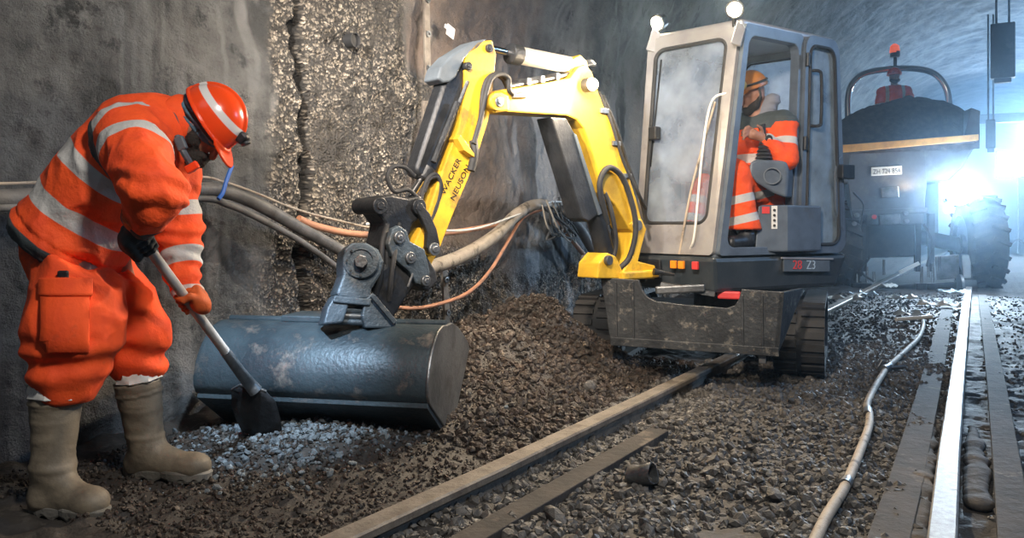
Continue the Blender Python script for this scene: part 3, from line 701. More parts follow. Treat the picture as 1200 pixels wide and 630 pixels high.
MB().box(c - xr * 0.06 + zr * .01, (0.035, 0.012, 0.03), xr, zr).build('tab', 'white', root, bevel=0.003)
c = WP(408, 48, -3.46)
root = empty('drain_pipe', c, 'round dark drain hole in the rough aggregate wall', 'drain')
MB().ring(c, c + n_ * 0.062, 0.047, 0.041, 28).build('pipe_mouth', 'rubber', root, smooth=True); MB().cyl(c, c + n_ * 0.045, 0.042).build('hole_shade_disc', 'rubber', root)  # black disc in place of the shade inside the drain hole

# ---------------------------------------------------------------- tunnel ceiling equipment
def hangbox(name, px, py0, py1, wpx, Y, label, cat):
    a, b = W(px, py0, Y), W(px, py1, Y); root = empty(name, b, label, cat); w = wpx * Y / F
    MB().box((a + b) / 2, (w, w * 0.6, a.z - b.z), (CT, -ST, 0)).build('casing', 'body', root, bevel=0.02)
    MB().box(V((b.x, b.y, b.z - .04)), (w * .7, w * .4, .08), (CT, -ST, 0)).build('lower_cap', 'black', root, bevel=0.01)
    for s_ in (-.3, .3):
        c = V((a.x + s_ * w, a.y, a.z)); MB().cyl(c, c + V((0, 0, 2.2)), 0.02, n=8).build('hanger_rod', 'steel', root)
hangbox('signal_box', 1175, 28, 92, 25, 15, 'large dark box hanging from the tunnel roof at upper right', 'box')
hangbox('signal_board', 1161, 140, 174, 10, 17, 'narrow dark upright box hanging low by the bright tunnel end', 'box')
a = TP(26, -0.6, 3.9); b = TP(26, 4.4, 3.9)
tag(MB().bar(a, b, 0.12, 0.25).build('cross_beam', 'body', bevel=.02), 'dark cross beam spanning the bright tunnel end', 'beam')
for s_, z0, pr in ((9.0, 4.7, 3.0), (12, 5.1, 2.4)):
    pass
hose_pts = [TP(s_, 3.2, 4.35 + .08 * math.sin(s_)) for s_ in range(2, 40, 3)]
tag(hose('ceiling_cable', hose_pts, 0.03, 'rubber'), 'dark cable running along the tunnel roof at the right', 'cable')
tag(hose('messenger_wire', [TP(s_, 1.9, 5.05) for s_ in range(2, 40, 4)], 0.015, 'steel'), 'thin steel wire under the tunnel crown', 'wire')
# flood lamps far down the tunnel
def flood(s_, p_, z_, w, label):
    c = TP(s_, p_, z_); root = empty('flood_lamp', TP(s_, p_, 0), label, 'lamp'); u = V((CT, -ST, 0)); f = -V((ST, CT, 0))
    MB().box(c, (w, 0.12, w * .7), u).build('housing', 'body', root, bevel=.02)
    MB().box(c + f * .065, (w * .92, 0.01, w * .62), u).build('lamp_panel', 'flood', root)
    MB().cyl(TP(s_, p_, 0), c - f * .08 - V((0, 0, w * .3)), 0.03).build('mast', 'steel', root)
    for a in (0, 2.1, 4.2): MB().cyl(TP(s_, p_, .5), TP(s_ + .6 * math.cos(a), p_ + .6 * math.sin(a), 0.01), 0.02).build('leg', 'steel', root)
flood(24, 2.0, 2.9, 1.0, 'nearer blazing white floodlight beyond the dumper wheel'); flood(32, 1.2, 3.0, 1.3, 'farther blazing white floodlight down the tunnel')
flood(27, -0.4, 1.6, 0.9, 'low white floodlight down the tunnel behind the dumper')
# debris sheets near the dumper
r = random.Random(4)
for i, (x, y, w) in enumerate(((985, 352, .5), (1012, 347, .35), (1058, 352, .4), (1068, 372, .35), (1100, 360, .45), (1115, 345, .35), (1040, 338, .3))):
    c = G(x, y, .02); a = r.uniform(-.7, .7); rows = []
    u = V((math.cos(a), math.sin(a), 0)); v = V((-math.sin(a), math.cos(a), 0))
    for q in range(5): rows.append([c + u * ((k / 8 - .5) * w) + v * ((q / 4 - .5) * .16) + V((0, 0, .02 + .035 * (1 + math.sin(k * 1.7 + i + q)) * (1 - abs(q - 2) * .3))) for k in range(9)])
    o = MB().loft(rows, False).build('plastic_scrap', 'grey' if i % 2 else 'white', smooth=True); s_ = o.modifiers.new('s', 'SOLIDIFY'); s_.thickness = .004
    tag(o, ('crumpled pale plastic scrap nearest the excavator rear corner', 'grey plastic scrap behind the scrap at the excavator corner', 'pale plastic scrap midway under the dumper front, beyond the hose end', 'grey plastic scrap right beside the end of the pale hose', 'pale plastic scrap between hose end and bright rail', 'grey plastic scrap touching the bright rail near the rail wheel', 'pale plastic scrap lying farthest back under the dumper')[i], 'scrap')
a, b = G(1050, 374, .05), G(1092, 371, .06); tag(MB().cyl(a, b, .02, n=10).build('loose_rod', 'white'), 'pale rod lying across the end of the ground hose', 'rod')
# haze in the tunnel air, put in so the lamps bloom
mh = bpy.data.materials.new('tunnel_haze'); mh.use_nodes = True; n = mh.node_tree.nodes; n.remove(n['Principled BSDF'])
vs = n.new('ShaderNodeVolumeScatter');  vs.inputs['Anisotropy'].default_value = 0.74; vs.inputs['Color'].default_value = (0.5, 0.74, 1, 1)
tcv = n.new('ShaderNodeTexCoord'); dp = n.new('ShaderNodeVectorMath'); dp.operation = 'DOT_PRODUCT'; dp.inputs[1].default_value = (ST, CT, 0)
mh.node_tree.links.new(tcv.outputs['Object'], dp.inputs[0]); mrv = n.new('ShaderNodeMapRange')     # the haze thickens down the tunnel
mrv.inputs['From Min'].default_value = 9.0; mrv.inputs['From Max'].default_value = 15; mrv.inputs['To Min'].default_value = 0.0016; mrv.inputs['To Max'].default_value = 0.027
mh.node_tree.links.new(dp.outputs['Value'], mrv.inputs['Value']); mh.node_tree.links.new(mrv.outputs['Result'], vs.inputs['Density'])

mh.node_tree.links.new(vs.outputs[0], n['Material Output'].inputs['Volume'])
mb = MB(); mb.hexa([TP(-1.45 if q in (0, 1) else 58, pp, zz) for zz in (-0.1, 6.0) for q, pp in ((0, -3.6), (1, 4.8), (2, 4.8), (3, -3.6))])
mb.v = [V(v) for v in mb.v]
hz = mb.build('glow_haze', mh); tag(hz, 'thin bluish haze filling the tunnel air, put in for lamp glow', 'haze', kind='stuff')

# ================================================================== EXCAVATOR
EX = empty('mini_excavator', (1.3, 5.6, 0), 'yellow and grey tracked mini excavator with a wide grading bucket beside the tunnel wall', 'excavator')
TDn = V(TD)
def bprism(name, pix, w, m, off=0.0, bevel=0.008, parent=EX, smooth=False, label=None):     # traced on the near face of a plate w thick centred on off
    f = [BP(x, y, off + w / 2) for x, y in pix]
    return MB().prism(f, -TDn * w).build(name, m, parent, bevel=bevel, smooth=smooth, label=label)
def bpin(name, px, py, r, o0, o1, m='steel', parent=EX, r_hole=None):
    a = BP(px, py, o1); b = a + TDn * (o0 - o1)
    mb = MB().cyl(a, b, r, n=24)
    if r_hole: mb.cyl(a, a + TDn * 0.006, r_hole, n=12)
    return mb.build(name, m, parent, bevel=0.003, smooth=True)
# --- boom
boom = bprism('boom', [(571, 122), (573, 112), (582, 106), (600, 103), (640, 97), (668, 91), (678, 78), (686, 75), (694, 84), (703, 112), (722, 160), (737, 205), (748, 240), (753, 262), (748, 278), (738, 268), (722, 241), (707, 225), (698, 192), (690, 166), (684, 150), (676, 140), (664, 135), (592, 131), (578, 131)], 0.15, 'yellow', label='bright yellow bent boom')
bprism('boom_side_plate', [(572, 120), (576, 110), (588, 106), (597, 112), (597, 130), (580, 133)], 0.19, 'yellow', bevel=0.012, parent=EX)
bprism('cylinder_guard', [(646, 137), (664, 138), (676, 160), (703, 250), (690, 260), (682, 256)], 0.13, 'black', bevel=0.01, label='flat dark guard over the boom cylinder')
bprism('guard_edge', [(672, 155), (676, 158), (706, 250), (702, 252)], 0.145, 'plastic', bevel=0.002)
a, b = BP(694, 240), BP(713, 312); mb = MB().cyl(a, b, 0.06); mb.build('boom_cylinder', 'black', EX, smooth=True)
for off in (-.05, .05): hose('cylinder_line', [BP(704, 215, off), BP(716, 245, off + .03), BP(722, 285, off + .02), BP(716, 310, off)], .014, 'rubber', EX)
hose('boom_hose', [BP(722, 318, .05), BP(738, 300, .08), BP(745, 262, .1), BP(733, 215, .1), BP(718, 197, .1), BP(707, 202, .1), BP(703, 222, .09), BP(712, 262, .05)], .018, 'rubber', EX)
hose('boom_hose', [BP(706, 112, .03), BP(722, 150, .04), BP(737, 196, .05), BP(752, 238, .05), BP(757, 262, .04)], .012, 'rubber', EX)
hose('boom_hose', [BP(702, 108, .06), BP(716, 142, .085), BP(731, 190, .085), BP(748, 226, .1), BP(757, 244, .06)], .01, 'rubber', EX)
for x, y in ((708, 130), (722, 168), (735, 206)): MB().box(BP(x, y, .08), (.07, .02, .03), FD).build('hose_clamp', 'steel', EX, bevel=.003)
# --- swing bracket
sb = bprism('swing_bracket', [(700, 326), (702, 308), (712, 296), (722, 300), (730, 318), (742, 300), (744, 272), (738, 262), (752, 256), (758, 268), (752, 290), (748, 306), (768, 311), (768, 327)], 0.17, 'yellow', bevel=0.008)
bpin('pivot_pin', 749, 264, .035, -.11, .11); bpin('pivot_pin', 715, 305, .03, -.11, .11)
MB().box(BP(735, 321, .0), (0.36, .24, .05), FD).build('bracket_foot', 'yellow', EX, bevel=.01)
MB().cyl(BP(742, 330), BP(742, 312), .08).build('swing_post', 'black', EX, smooth=True)
MB().cyl(BP(766, 318, .15), BP(790, 322, .22), .022, .008).build('grease_rod', 'black', EX, smooth=True)
# --- stick
st = bprism('stick_arm', [(537, 150), (522, 190), (505, 240), (486, 284), (481, 300), (503, 315), (514, 295), (530, 254), (548, 212), (563, 172), (574, 136), (578, 104), (582, 64), (577, 47), (560, 48), (548, 60), (545, 75), (547, 100)], 0.11, 'yellow', label='yellow stick arm with black lettering')
bprism('stick_head_cap', [(513, 92), (517, 78), (530, 64), (556, 48), (572, 45), (560, 58), (545, 68), (535, 90), (528, 96), (520, 97)], 0.13, 'plastic', off=-0.01, bevel=.01)
for x, y in ((575, 56), (550, 77)): bpin('stick_pin', x, y, .022, -.075, .075, 'black', r_hole=.012)
bpin('elbow_pin', 583, 119, .048, -.10, .115, 'yellow'); bpin('elbow_bolt', 586, 119, .028, -.105, .125, 'steel', r_hole=.016)
bprism('hose_bracket', [(536, 162), (540, 158), (556, 180), (556, 184), (544, 176)], 0.13, 'yellow', off=.04, bevel=.002)
# lettering on the stick
o0 = BP(521, 229, .0565); o1 = BP(545, 178, .0565); xd = o1 - o0
text('lettering', 'WACKER', o0, xd, FD, .044, 'ink', st, width=.215)
o0 = BP(532, 236, .0565); text('lettering', 'NEUSON', o0 , xd, FD, .044, 'ink', st, width=.205)
# --- stick cylinder (silver)
a, b = BP(604, 64), BP(676, 78); d = (b - a).normalized()
MB().cyl(a, b, .050, n=28).build('stick_cylinder', 'silver', EX, smooth=True, label='dusty silver hydraulic cylinder')
MB().cyl(a - d * .045, a + d * .03, .058, n=28).build('cylinder_gland', 'black', EX, bevel=.004, smooth=True)
MB().cyl(BP(576, 57), a, .020).build('cylinder_rod', 'chrome', EX, smooth=True)
bprism('cylinder_mount', [(668, 86), (672, 68), (680, 64), (688, 72), (692, 88)], .09, 'yellow', bevel=.006)
for i, off in enumerate((-.04, -.01, .03)): hose('hydraulic_pipe', [BP(598, 99 + i, off), BP(640, 91 + i, off), BP(668, 84 + i, off), BP(690, 72 + i * 2, off), BP(697, 76, off)], .011, 'steel', EX, n=8)
for x in (612, 628, 646): MB().box(BP(x, 97 - (x - 612) * .17, -.005), (.03, .12, .04), FD).build('pipe_clamp', 'steel', EX, bevel=.003)
for off, m_ in ((.07, 0), (.095, 4), (.03, -3)):
    hose('elbow_hose', [BP(555, 168, off), BP(563, 140, off), BP(566 + m_, 108, off), BP(572 + m_, 92, off), BP(582 + m_, 87, off), BP(592 + m_, 92, off), BP(597, 106, off), BP(606, 113, off * .8)], .0135, 'rubber', EX)
MB().cyl(BP(600, 112, .08), BP(615, 112, .08), .018, n=6).build('hose_fitting', 'steel', EX, bevel=.002)
hose('stick_hose', [BP(555, 165, .07), BP(556, 180, .08), BP(552, 200, .08)], .022, 'rubber', EX)
# --- bucket cylinder along the front of the stick
a, b = BP(538, 72, .0), BP(494, 206, .0)
bprism('bucket_cylinder', [(526, 80), (548, 73), (541, 120), (530, 160), (514, 200), (508, 212), (490, 206), (487, 198), (500, 160), (513, 120)], .105, 'black', off=-.02, bevel=.022, smooth=True, label='dark dusty bucket cylinder')
MB().cyl(BP(548, 95, .05), BP(514, 182, .05), .010, n=8).build('cylinder_pipe', 'steel', EX, smooth=True)
MB().cyl(BP(536, 120, .07), BP(508, 190, .07), .016, n=8).build('cylinder_pipe', 'black', EX, smooth=True)
MB().cyl(BP(498, 203), BP(477, 236), .021).build('bucket_cylinder_rod', 'chrome', EX, smooth=True)
MB().cyl(BP(501, 197), BP(493, 210), .047, .04).build('cylinder_gland', 'black', EX, bevel=.006, smooth=True)
for pts in ([(490, 232), (478, 222), (462, 224), (454, 208), (460, 196), (474, 196), (486, 206)], [(503, 262), (512, 240), (516, 215), (510, 204), (500, 212), (492, 238)], [(508, 250), (517, 222), (513, 208), (503, 210), (497, 225)]):
    hose('looping_hose', [BP(x, y, .05) for x, y in pts], .011, 'rubber', EX)
# --- link work and tilt coupler
bprism('upper_link', [(441, 240), (446, 230), (460, 228), (478, 232), (494, 229), (499, 240), (494, 254), (484, 262), (476, 290), (462, 296), (452, 300), (447, 290), (452, 262), (443, 250)], .15, 'black', off=0, bevel=.012)
for x, y in ((446, 241), (492, 242)): bpin('link_pin', x, y, .04, -.10, .10, 'black', r_hole=.02)
bprism('curved_link', [(487, 244), (494, 238), (504, 250), (512, 268), (516, 286), (512, 298), (504, 298), (500, 290), (501, 272), (495, 258)], .03, 'black', off=.09, bevel=.005)
bprism('curved_link', [(487, 244), (494, 238), (504, 250), (512, 268), (516, 286), (512, 298), (504, 298), (500, 290), (501, 272), (495, 258)], .03, 'black', off=-.09, bevel=.005)
bpin('link_pin', 510, 292, .033, -.115, .115, 'steel', r_hole=.018)
bprism('quick_coupler', [(456, 284), (460, 268), (468, 264), (478, 270), (482, 284), (496, 292), (512, 318), (514, 330), (502, 342), (486, 334), (474, 352), (462, 372), (450, 376), (436, 360), (430, 340), (440, 322), (452, 312), (452, 296)], .20, 'black', bevel=.012, label='black quick coupler housing')
bprism('coupler_cheek', [(455, 286), (460, 268), (468, 264), (477, 270), (480, 282), (498, 292), (504, 318), (503, 336), (488, 332), (480, 318), (468, 308), (460, 300)], .035, 'coupler', off=.115, bevel=.006)
for x, y, r_ in ((482, 302, .028), (500, 329, .026), (469, 278, .03)): bpin('coupler_bolt', x, y, r_, .0, .15, 'steel', r_hole=.014)
MB().tube([BP(484, 320, .15), BP(478, 336, .15)], .006, 6).build('grease_clip', 'steel', EX)
# tilt motor: cast housing with a big round cover, its axis towards the camera-left
tc = V(BP(423, 306, .16)); fx = (V((0, 0, CH)) - tc).normalized(); fx = (fx + V((.25, 0, .12))).normalized()
def fp(px, py, dz=0.0):                              # on the plane through the cover, facing along fx
    d = W(px, py, 1.0) - V((0, 0, CH)); t = (tc + fx * dz - V((0, 0, CH))).dot(fx) / d.dot(fx); return V((0, 0, CH)) + d * t
tilt = MB().prism([fp(x, y) for x, y in ((404, 292), (412, 284), (430, 284), (444, 292), (450, 306), (446, 322), (436, 338), (434, 350), (418, 352), (398, 348), (394, 344), (402, 322), (402, 306))], -fx * .16).build('tilt_housing', 'coupler', EX, bevel=.012, label='blue-grey cast tilt housing')
MB().cyl(fp(423, 306), fp(423, 306, .02), .082, n=36).build('round_cover', 'coupler', tilt, bevel=.004, smooth=True)
MB().ring(fp(423, 306, .02), fp(423, 306, .028), .075, .055, 36).build('cover_ring', 'coupler', tilt, smooth=True)
MB().cyl(fp(423, 306, .02), fp(423, 306, .06), .032, n=6).build('hex_bolt', 'steel', tilt, bevel=.004)
for k in range(8):
    c = fp(423, 306, .0285); u = fx.orthogonal().normalized(); w_ = fx.cross(u); c = c + (u * math.cos(k * .785) + w_ * math.sin(k * .785)) * .064
    MB().cyl(c, c + fx * .004, .006, n=8).build('cover_screw', 'black', tilt)
for pix in ([(393, 345), (411, 350), (402, 378), (379, 380), (384, 360)], [(428, 350), (437, 342), (466, 378), (460, 384), (428, 384), (424, 370)]):
    MB().prism([fp(x, y) for x, y in pix], -fx * .14).build('mount_leg', 'coupler', EX, bevel=.008)
MB().prism([fp(x, y, .012) for x, y in ((392, 346), (436, 350), (434, 358), (390, 354))], -fx * .15).build('mount_crossbar', 'coupler', EX, bevel=.006)
for y in (362, 369, 376): MB().cyl(fp(390, y, -.04), fp(432, y + 2, -.04), .014).build('tilt_rod', 'steel' if y == 369 else 'coupler', EX, smooth=True)
MB().bar(fp(436, 346, .02), fp(463, 378, .02), .022, .02, up=fx).build('edge_brace', 'coupler', EX, bevel=.003)
hose('coupler_hose', [BP(455, 262, .06), BP(448, 285, .1), BP(446, 320, .12), BP(440, 345, .1)], .014, 'rubber', EX)
hose('coupler_hose', [BP(468, 262, .07), BP(462, 300, .13), BP(458, 330, .13), BP(456, 352, .1)], .012, 'rubber', EX)

# --- bucket
BD = V((.2, .98, 0)); BA = V((.98, -.2, 0)); BR = V((-.31, 3.75, 0)); BL = 1.10
def bsec(t, z, x=0.0): return BR + BD * t + BA * x + V((0, 0, z))
cur = [(.07, .0), (-.02, .06), (-.13, .133), (-.225, .196)]
cur += [(v.x, v.z) for v in catmull([(a, 0, b) for a, b in ((-.265, .228), (-.285, .27), (-.278, .34), (-.245, .41), (-.195, .47), (-.13, .515), (-.06, .535), (.02, .53))], 4)]
inn = [(a + .03 * (1 if a < .05 else .2), b + (.03 if b < .2 else (-.015 if b > .45 else 0))) for a, b in cur]
loop = cur + inn[::-1]
rows = [[bsec(a, b, -BL * q) for a, b in loop] for q in (0, .25, .5, .75, 1.0)]
mb = MB().loft(rows); n = len(loop); mb.f.append(tuple(range(n))); mb.f.append(tuple(4 * n + i for i in range(n)))
bk = mb.build('bucket', 'bucket', EX, smooth=True, label='wide blue-grey grading bucket with scuffed shell')
ep = cur + [(.10, .53), (.20, .50), (.30, .45), (.40, .395), (.415, .36), (.34, .27), (.25, .18), (.18, .10), (.12, .03)]
for x0 in (0.0, -BL): MB().prism([bsec(a, b, x0 + .009) for a, b in ep], -BA * .018).build('bucket_end_plate', 'bucket' if x0 else 'steel', bk, bevel=.005)
MB().prism([bsec(a, b) for a, b in ((.10, -.005), (-.02, .072), (-.225, .21), (-.262, .226), (-.268, .205), (-.235, .182), (-.03, .04), (.085, -.022))], -BA * BL).build('cutting_edge', 'bucket', bk, bevel=.002)
MB().box(bsec(.05, .55, -BL * .53), (.42, .22, .03), BA).build('bucket_mount_plate', 'bucket', bk, bevel=.006)
MB().cyl(bsec(.02, .537, 0), bsec(.02, .537, -BL), .016).build('bucket_lip', 'bucket', bk, smooth=True)

# --- boom lamp
c = BP(686, 100, .11); lp = MB().cyl(c, c + TDn * .05, .042).build('boom_lamp', 'black', EX, smooth=True, label='blazing round work lamp on the boom')
lc = c + TDn * .052
MB().sphere(lc, .036, 10).build('lamp_lens', 'lamp_w', lp)
light('boom_lamp_light', 'POINT', lc + TDn * .06 + FD * .05, 42, (1.0, .80, .55), r=.03)
light('boom_beam', 'SPOT', lc + FD * .10 + TDn * .06, 150, (1.0, .78, .52), BP(470, 260, 0) + V((-.4, .4, -.3)), spot=110, blend=.9, r=.04)

# --- cab
CL, CR = V((.866, 5.60, .80)), V((1.275, 5.09, .80)); BS = V((.86, .51, 0)); SL = 1.186
CRR = CR + BS * SL; CRL = V((1.72, 6.18, .80)); ZT = 2.28
tL, tR = CL + V((.105, .05, 1.475)), CR + V((.20, .10, 1.48)); tRR = CRR + V((-.05, -.0, 1.47)); tRL = CRL + V((-.03, -.05, 1.46))
def lerp2(q, u, v): return q[0].lerp(q[1], u).lerp(q[3].lerp(q[2], u), v)
def rloop(w, h, l, r, b, t, rad, n=6):
    P = []
    for cx, cy, a0 in ((w - r - rad, b + rad, -90), (w - r - rad, h - t - rad, 0), (l + rad, h - t - rad, 90), (l + rad, b + rad, 180)):
        for k in range(n + 1): a = math.radians(a0 + 90 * k / n); P.append((cx + rad * math.cos(a), cy + rad * math.sin(a)))
    return P
def qframe(name, q, marg, rad_in, th, m, rad_out=.03, out=(0, 0, 0, 0), parent=EX, label=None, sub=None):
    """q: quad (bl, br, tr, tl); a frame with a rounded opening, th thick along its normal"""
    w = (q[1] - q[0]).length; h = (q[3] - q[0]).length
    nn = (q[1] - q[0]).cross(q[3] - q[0]).normalized()
    A = [lerp2(q, x / w, y / h) for x, y in rloop(w, h, *out, rad_out)]; B_ = [lerp2(q, x / w, y / h) for x, y in rloop(w, h, *marg, rad_in)]
    rows = [[p + nn * th / 2 for p in A], [p + nn * th / 2 for p in B_], [p - nn * th / 2 for p in B_], [p - nn * th / 2 for p in A]]
    rows.append(rows[0])
    return MB().loft(rows).build(name, m, parent, bevel=.006, label=label), (q, marg, rad_in, w, h, nn)
def qpane(name, info, m, parent=EX, th=.006, sink=0.0, grow=.01):
    q, mg, rad, w, h, nn = info; mg = [x - grow for x in mg]
    L_ = [lerp2(q, x / w, y / h) - nn * sink for x, y in rloop(w, h, *mg, rad)]
    return MB().prism([p + nn * th / 2 for p in L_], -nn * th).build(name, m, parent)
def gasket(info, parent, r=.012, off=.0):
    q, mg, rad, w, h, nn = info
    return MB().tube([lerp2(q, x / w, y / h) + nn * off for x, y in rloop(w, h, *mg, rad)], r, 8, closed=True).build('window_seal', 'rubber', parent, smooth=True)
fo, info = qframe('front_frame', [CL, CR, tR, tL], (.06, .075, .20, .085), .07, .06, 'cab', label='sand-grey windscreen frame')
qpane('windscreen', info, 'glass', fo); gasket(info, fo, .015, .02)
q = info[0]
MB().bar(lerp2(q, .10, .40) , lerp2(q, .14, .90), .012, .012, up=info[5]).build('wiper_arm', 'black', fo)
MB().box(lerp2(q, .17, .55) + info[5] * .04, (.07, .06, .09), q[1] - q[0]).build('wiper_motor', 'black', fo, bevel=.01)
hose('handrail', [lerp2(q, .72, .02) + info[5] * .02, lerp2(q, .80, .10) + info[5] * .06, lerp2(q, .80, .45) + info[5] * .07, lerp2(q, .82, .66) + info[5] * .05, lerp2(q, .96, .70) + info[5] * .02], .008, 'white', fo)
hose('side_cable', [lerp2(q, .60, .0) + info[5] * .03, lerp2(q, .70, .3) + info[5] * .05, lerp2(q, .86, .66) + info[5] * .05], .008, 'hose', fo)
# side with open door way, and glazed rear part
Q1 = [CR, CR + BS * .71, (CR + BS * .71) + (tRR - CRR).lerp(tR - CR, .45), tR]
so, i1 = qframe('door_frame', Q1, (.06, .05, .05, .075), .07, .07, 'cabd', label='blue-grey painted door pillar and roof rail')
Q2 = [Q1[1] + BS * .0, CRR, tRR, Q1[2]]; Q2 = [p + V((.02, -.03, 0)) for p in Q2]
dr, i2 = qframe('cab_door', Q2, (.055, .075, .06, .07), .08, .05, 'cabd', rad_out=.10, label='blue-grey cab door with dusty glass, folded back')
qpane('door_glass', i2, 'glass2', dr); gasket(i2, dr, .012, .026); nn = i2[5]
h0 = [lerp2(Q2, .10, .585), lerp2(Q2, .30, .585), lerp2(Q2, .36, .62), lerp2(Q2, .36, .80), lerp2(Q2, .28, .835), lerp2(Q2, .10, .835)]
hose('door_handle', [h0[0]] + [p + nn * .05 for p in h0[1:-1]] + [h0[-1]], .011, 'rubber', dr)
c = lerp2(Q2, .97, .38) + nn * .05; MB().box(c, (.13, .06, .10), BS).build('door_latch', 'black', dr, bevel=.008)
MB().prism([lerp2(Q2, u, v) + nn * .03 for u, v in ((.86, .13), (.95, .10), (.97, .46), (.86, .44), (.78, .38), (.78, .20))], -nn * .02).build('latch_plate', 'cabd', dr, bevel=.006)
for v in (.12, .5, .88): MB().cyl(lerp2(Q2, .0, v - .03) + nn * .04, lerp2(Q2, .0, v + .03) + nn * .04, .016).build('hinge', 'black', dr, smooth=True)
# rear, far side
Q3 = [CRR, CRL, tRL, tRR]; ro, i3 = qframe('rear_frame', Q3, (.07, .07, .30, .07), .08, .05, 'cabd'); qpane('rear_window', i3, 'glass', ro); gasket(i3, ro)
text('lettering', 'im', lerp2(Q3, .24, .80) - i3[5] * .03, CRR - CRL, (0, 0, 1), .09, 'ink', ro)
Q4 = [CRL, CL, tL, tRL]; lo_, i4 = qframe('far_side_frame', Q4, (.07, .06, .30, .07), .08, .05, 'cabd'); qpane('far_side_window', i4, 'glass', lo_); gasket(i4, lo_)
# roof, floor
rf = [tL, tR, Q1[2], tRR, tRL]; 
MB().prism([p + (p - (tL + tRR) / 2) * .03 + V((0, 0, -.02)) for p in rf], V((0, 0, .055))).build('roof', 'cab', EX, bevel=.022, seg=3, smooth=True)
MB().prism([p + V((0, 0, -.045)) for p in (CL, CR, CRR, CRL)], V((0, 0, .05))).build('cab_floor', 'plastic', EX, bevel=.005)
for (x, y, Y) in ((769, 50, 5.62), (868, 42, 5.12)):
    MB().prism([W(a_, b_, Y - .03) for a_, b_ in ((x - 12, y + 8), (x - 4, y - 18), (x + 6, y - 10), (x, y + 12))], V((.02, .05, 0))).build('lamp_bracket', 'cab', EX, bevel=.005)
for px, py, Y, e in ((770, 27, 5.64, 30), (861, 11, 5.16, 30)):
    c = W(px, py, Y); d = V((-.75, -.5, -.42) if px < 800 else (-.35, -.8, -.42)).normalized()
    l_ = MB().cyl(c + d * -.06, c, .05, .06).build('roof_lamp', 'black', EX, smooth=True, label='warm round work lamp on the cab roof')
    MB().cyl(c + V((0, 0.02, -.05)), c + V((0.01, .05, -.11)), .012).build('lamp_stem', 'black', l_)
    MB().cyl(c, c + d * .012, .045).build('lamp_lens', 'lamp_w', l_)
    light('roof_lamp_light', 'SPOT', c + d * .03, e * 9, (1.0, .82, .6), c + d, spot=150, blend=.6, r=.04)
# house (engine body, counterweight)
def house(pts, z0, z1, name, m, bevel=.03, taper=0.0, **k):
    c = sum((V((p[0], p[1], 0)) for p in pts), V()) / len(pts)
    lo = [V((p[0], p[1], z0)).lerp(V((c.x, c.y, z0)), taper) for p in pts]; hi = [V((p[0], p[1], z1)) for p in pts]; n = len(pts)
    return MB().add(lo + hi, [tuple(range(n))[::-1], tuple(range(n, 2 * n))] + [(i, (i + 1) % n, n + (i + 1) % n, n + i) for i in range(n)]).build(name, m, EX, bevel=bevel, **k)
fT = (CR - CL).normalized(); fT.z = 0
p1, p2 = CR - BS * .05 + fT * .03, CRR + BS * .04 + V((.02, -.04, 0)); p0 = CL - fT * .12 - BS * .05
hp = [tuple(p[:2]) for p in (p0, p1, p2, CRR + V((.06, .25, 0)), CRL + V((.1, .25, 0)), CL + V((-.15, .55, 0)))]
hs = house(hp, .56, .79, 'house_body', 'body', bevel=.03, taper=.09, label='dark machine body with model number')
house([tuple(p[:2]) for p in (CL - fT * .28, CL - fT * .02, CRL, CRL + V((-.35, -.05, 0)))], .60, 1.02, 'engine_hood', 'body', bevel=.04)
MB().cyl(V((1.62, 5.72, .40)), V((1.62, 5.72, .58)), .33, n=36).build('slew_ring', 'black', EX, smooth=True)
nb = BS.cross(V((0, 0, 1))).normalized(); nb = nb if nb.y < 0 else -nb
def sidept(px, py, e=.0): # on the body's side face
    dd = (p2 - p1); dd.z = 0; dd.normalize(); k = (px - CX) / F; t = (k * p1.y - p1.x) / (dd.x - k * dd.y); P = p1 + dd * t; Y = P.y; return W(px, py, Y) + nb * e
rect = [sidept(x, y, .004) for x, y in ((918, 318), (972, 318), (972, 303), (918, 303))]
MB().prism(rect, -nb * .01).build('decal_band', 'plastic', hs, bevel=.002)
wx = (rect[1] - rect[0])
text('model_number', '28', sidept(928, 315, .006), wx, (0, 0, 1), .085, 'red', hs, width=.085); text('model_number', 'Z3', sidept(944, 315, .006), wx, (0, 0, 1), .085, 'grey', hs, width=.085)
MB().bar(sidept(915, 302, .005), sidept(975, 303, .005), .012, .012).build('trim_edge', 'cab', hs)
c = (p0 + p1) / 2; fn = V((fT.y, -fT.x, 0)); fn = fn if fn.y < 0 else -fn
for u, m_ in ((.62, 'amber'), (.70, 'amber'), (.84, 'red')):
    c = p0.lerp(p1, u); c.z = .735; MB().box(c + fn * .012, (.045, .02, .05), fT).build('marker_lens', m_, hs, bevel=.004)
c = p0.lerp(p1, .35); c.z = .70; MB().box(c + fn * .01, (.22, .02, .12), fT).build('front_recess', 'black', hs, bevel=.01)
# interior
MB().box(V((1.78, 5.66, 1.03)), (.42, .44, .12), BS).build('seat', 'black', EX, bevel=.04, seg=3)
MB().box(V((1.98, 5.80, 1.38)), (.12, .44, .62), BS).build('seat_back', 'black', EX, bevel=.05, seg=3)
MB().box(V((1.80, 5.64, .92)), (.34, .34, .20), BS).build('seat_base', 'plastic', EX, bevel=.02)
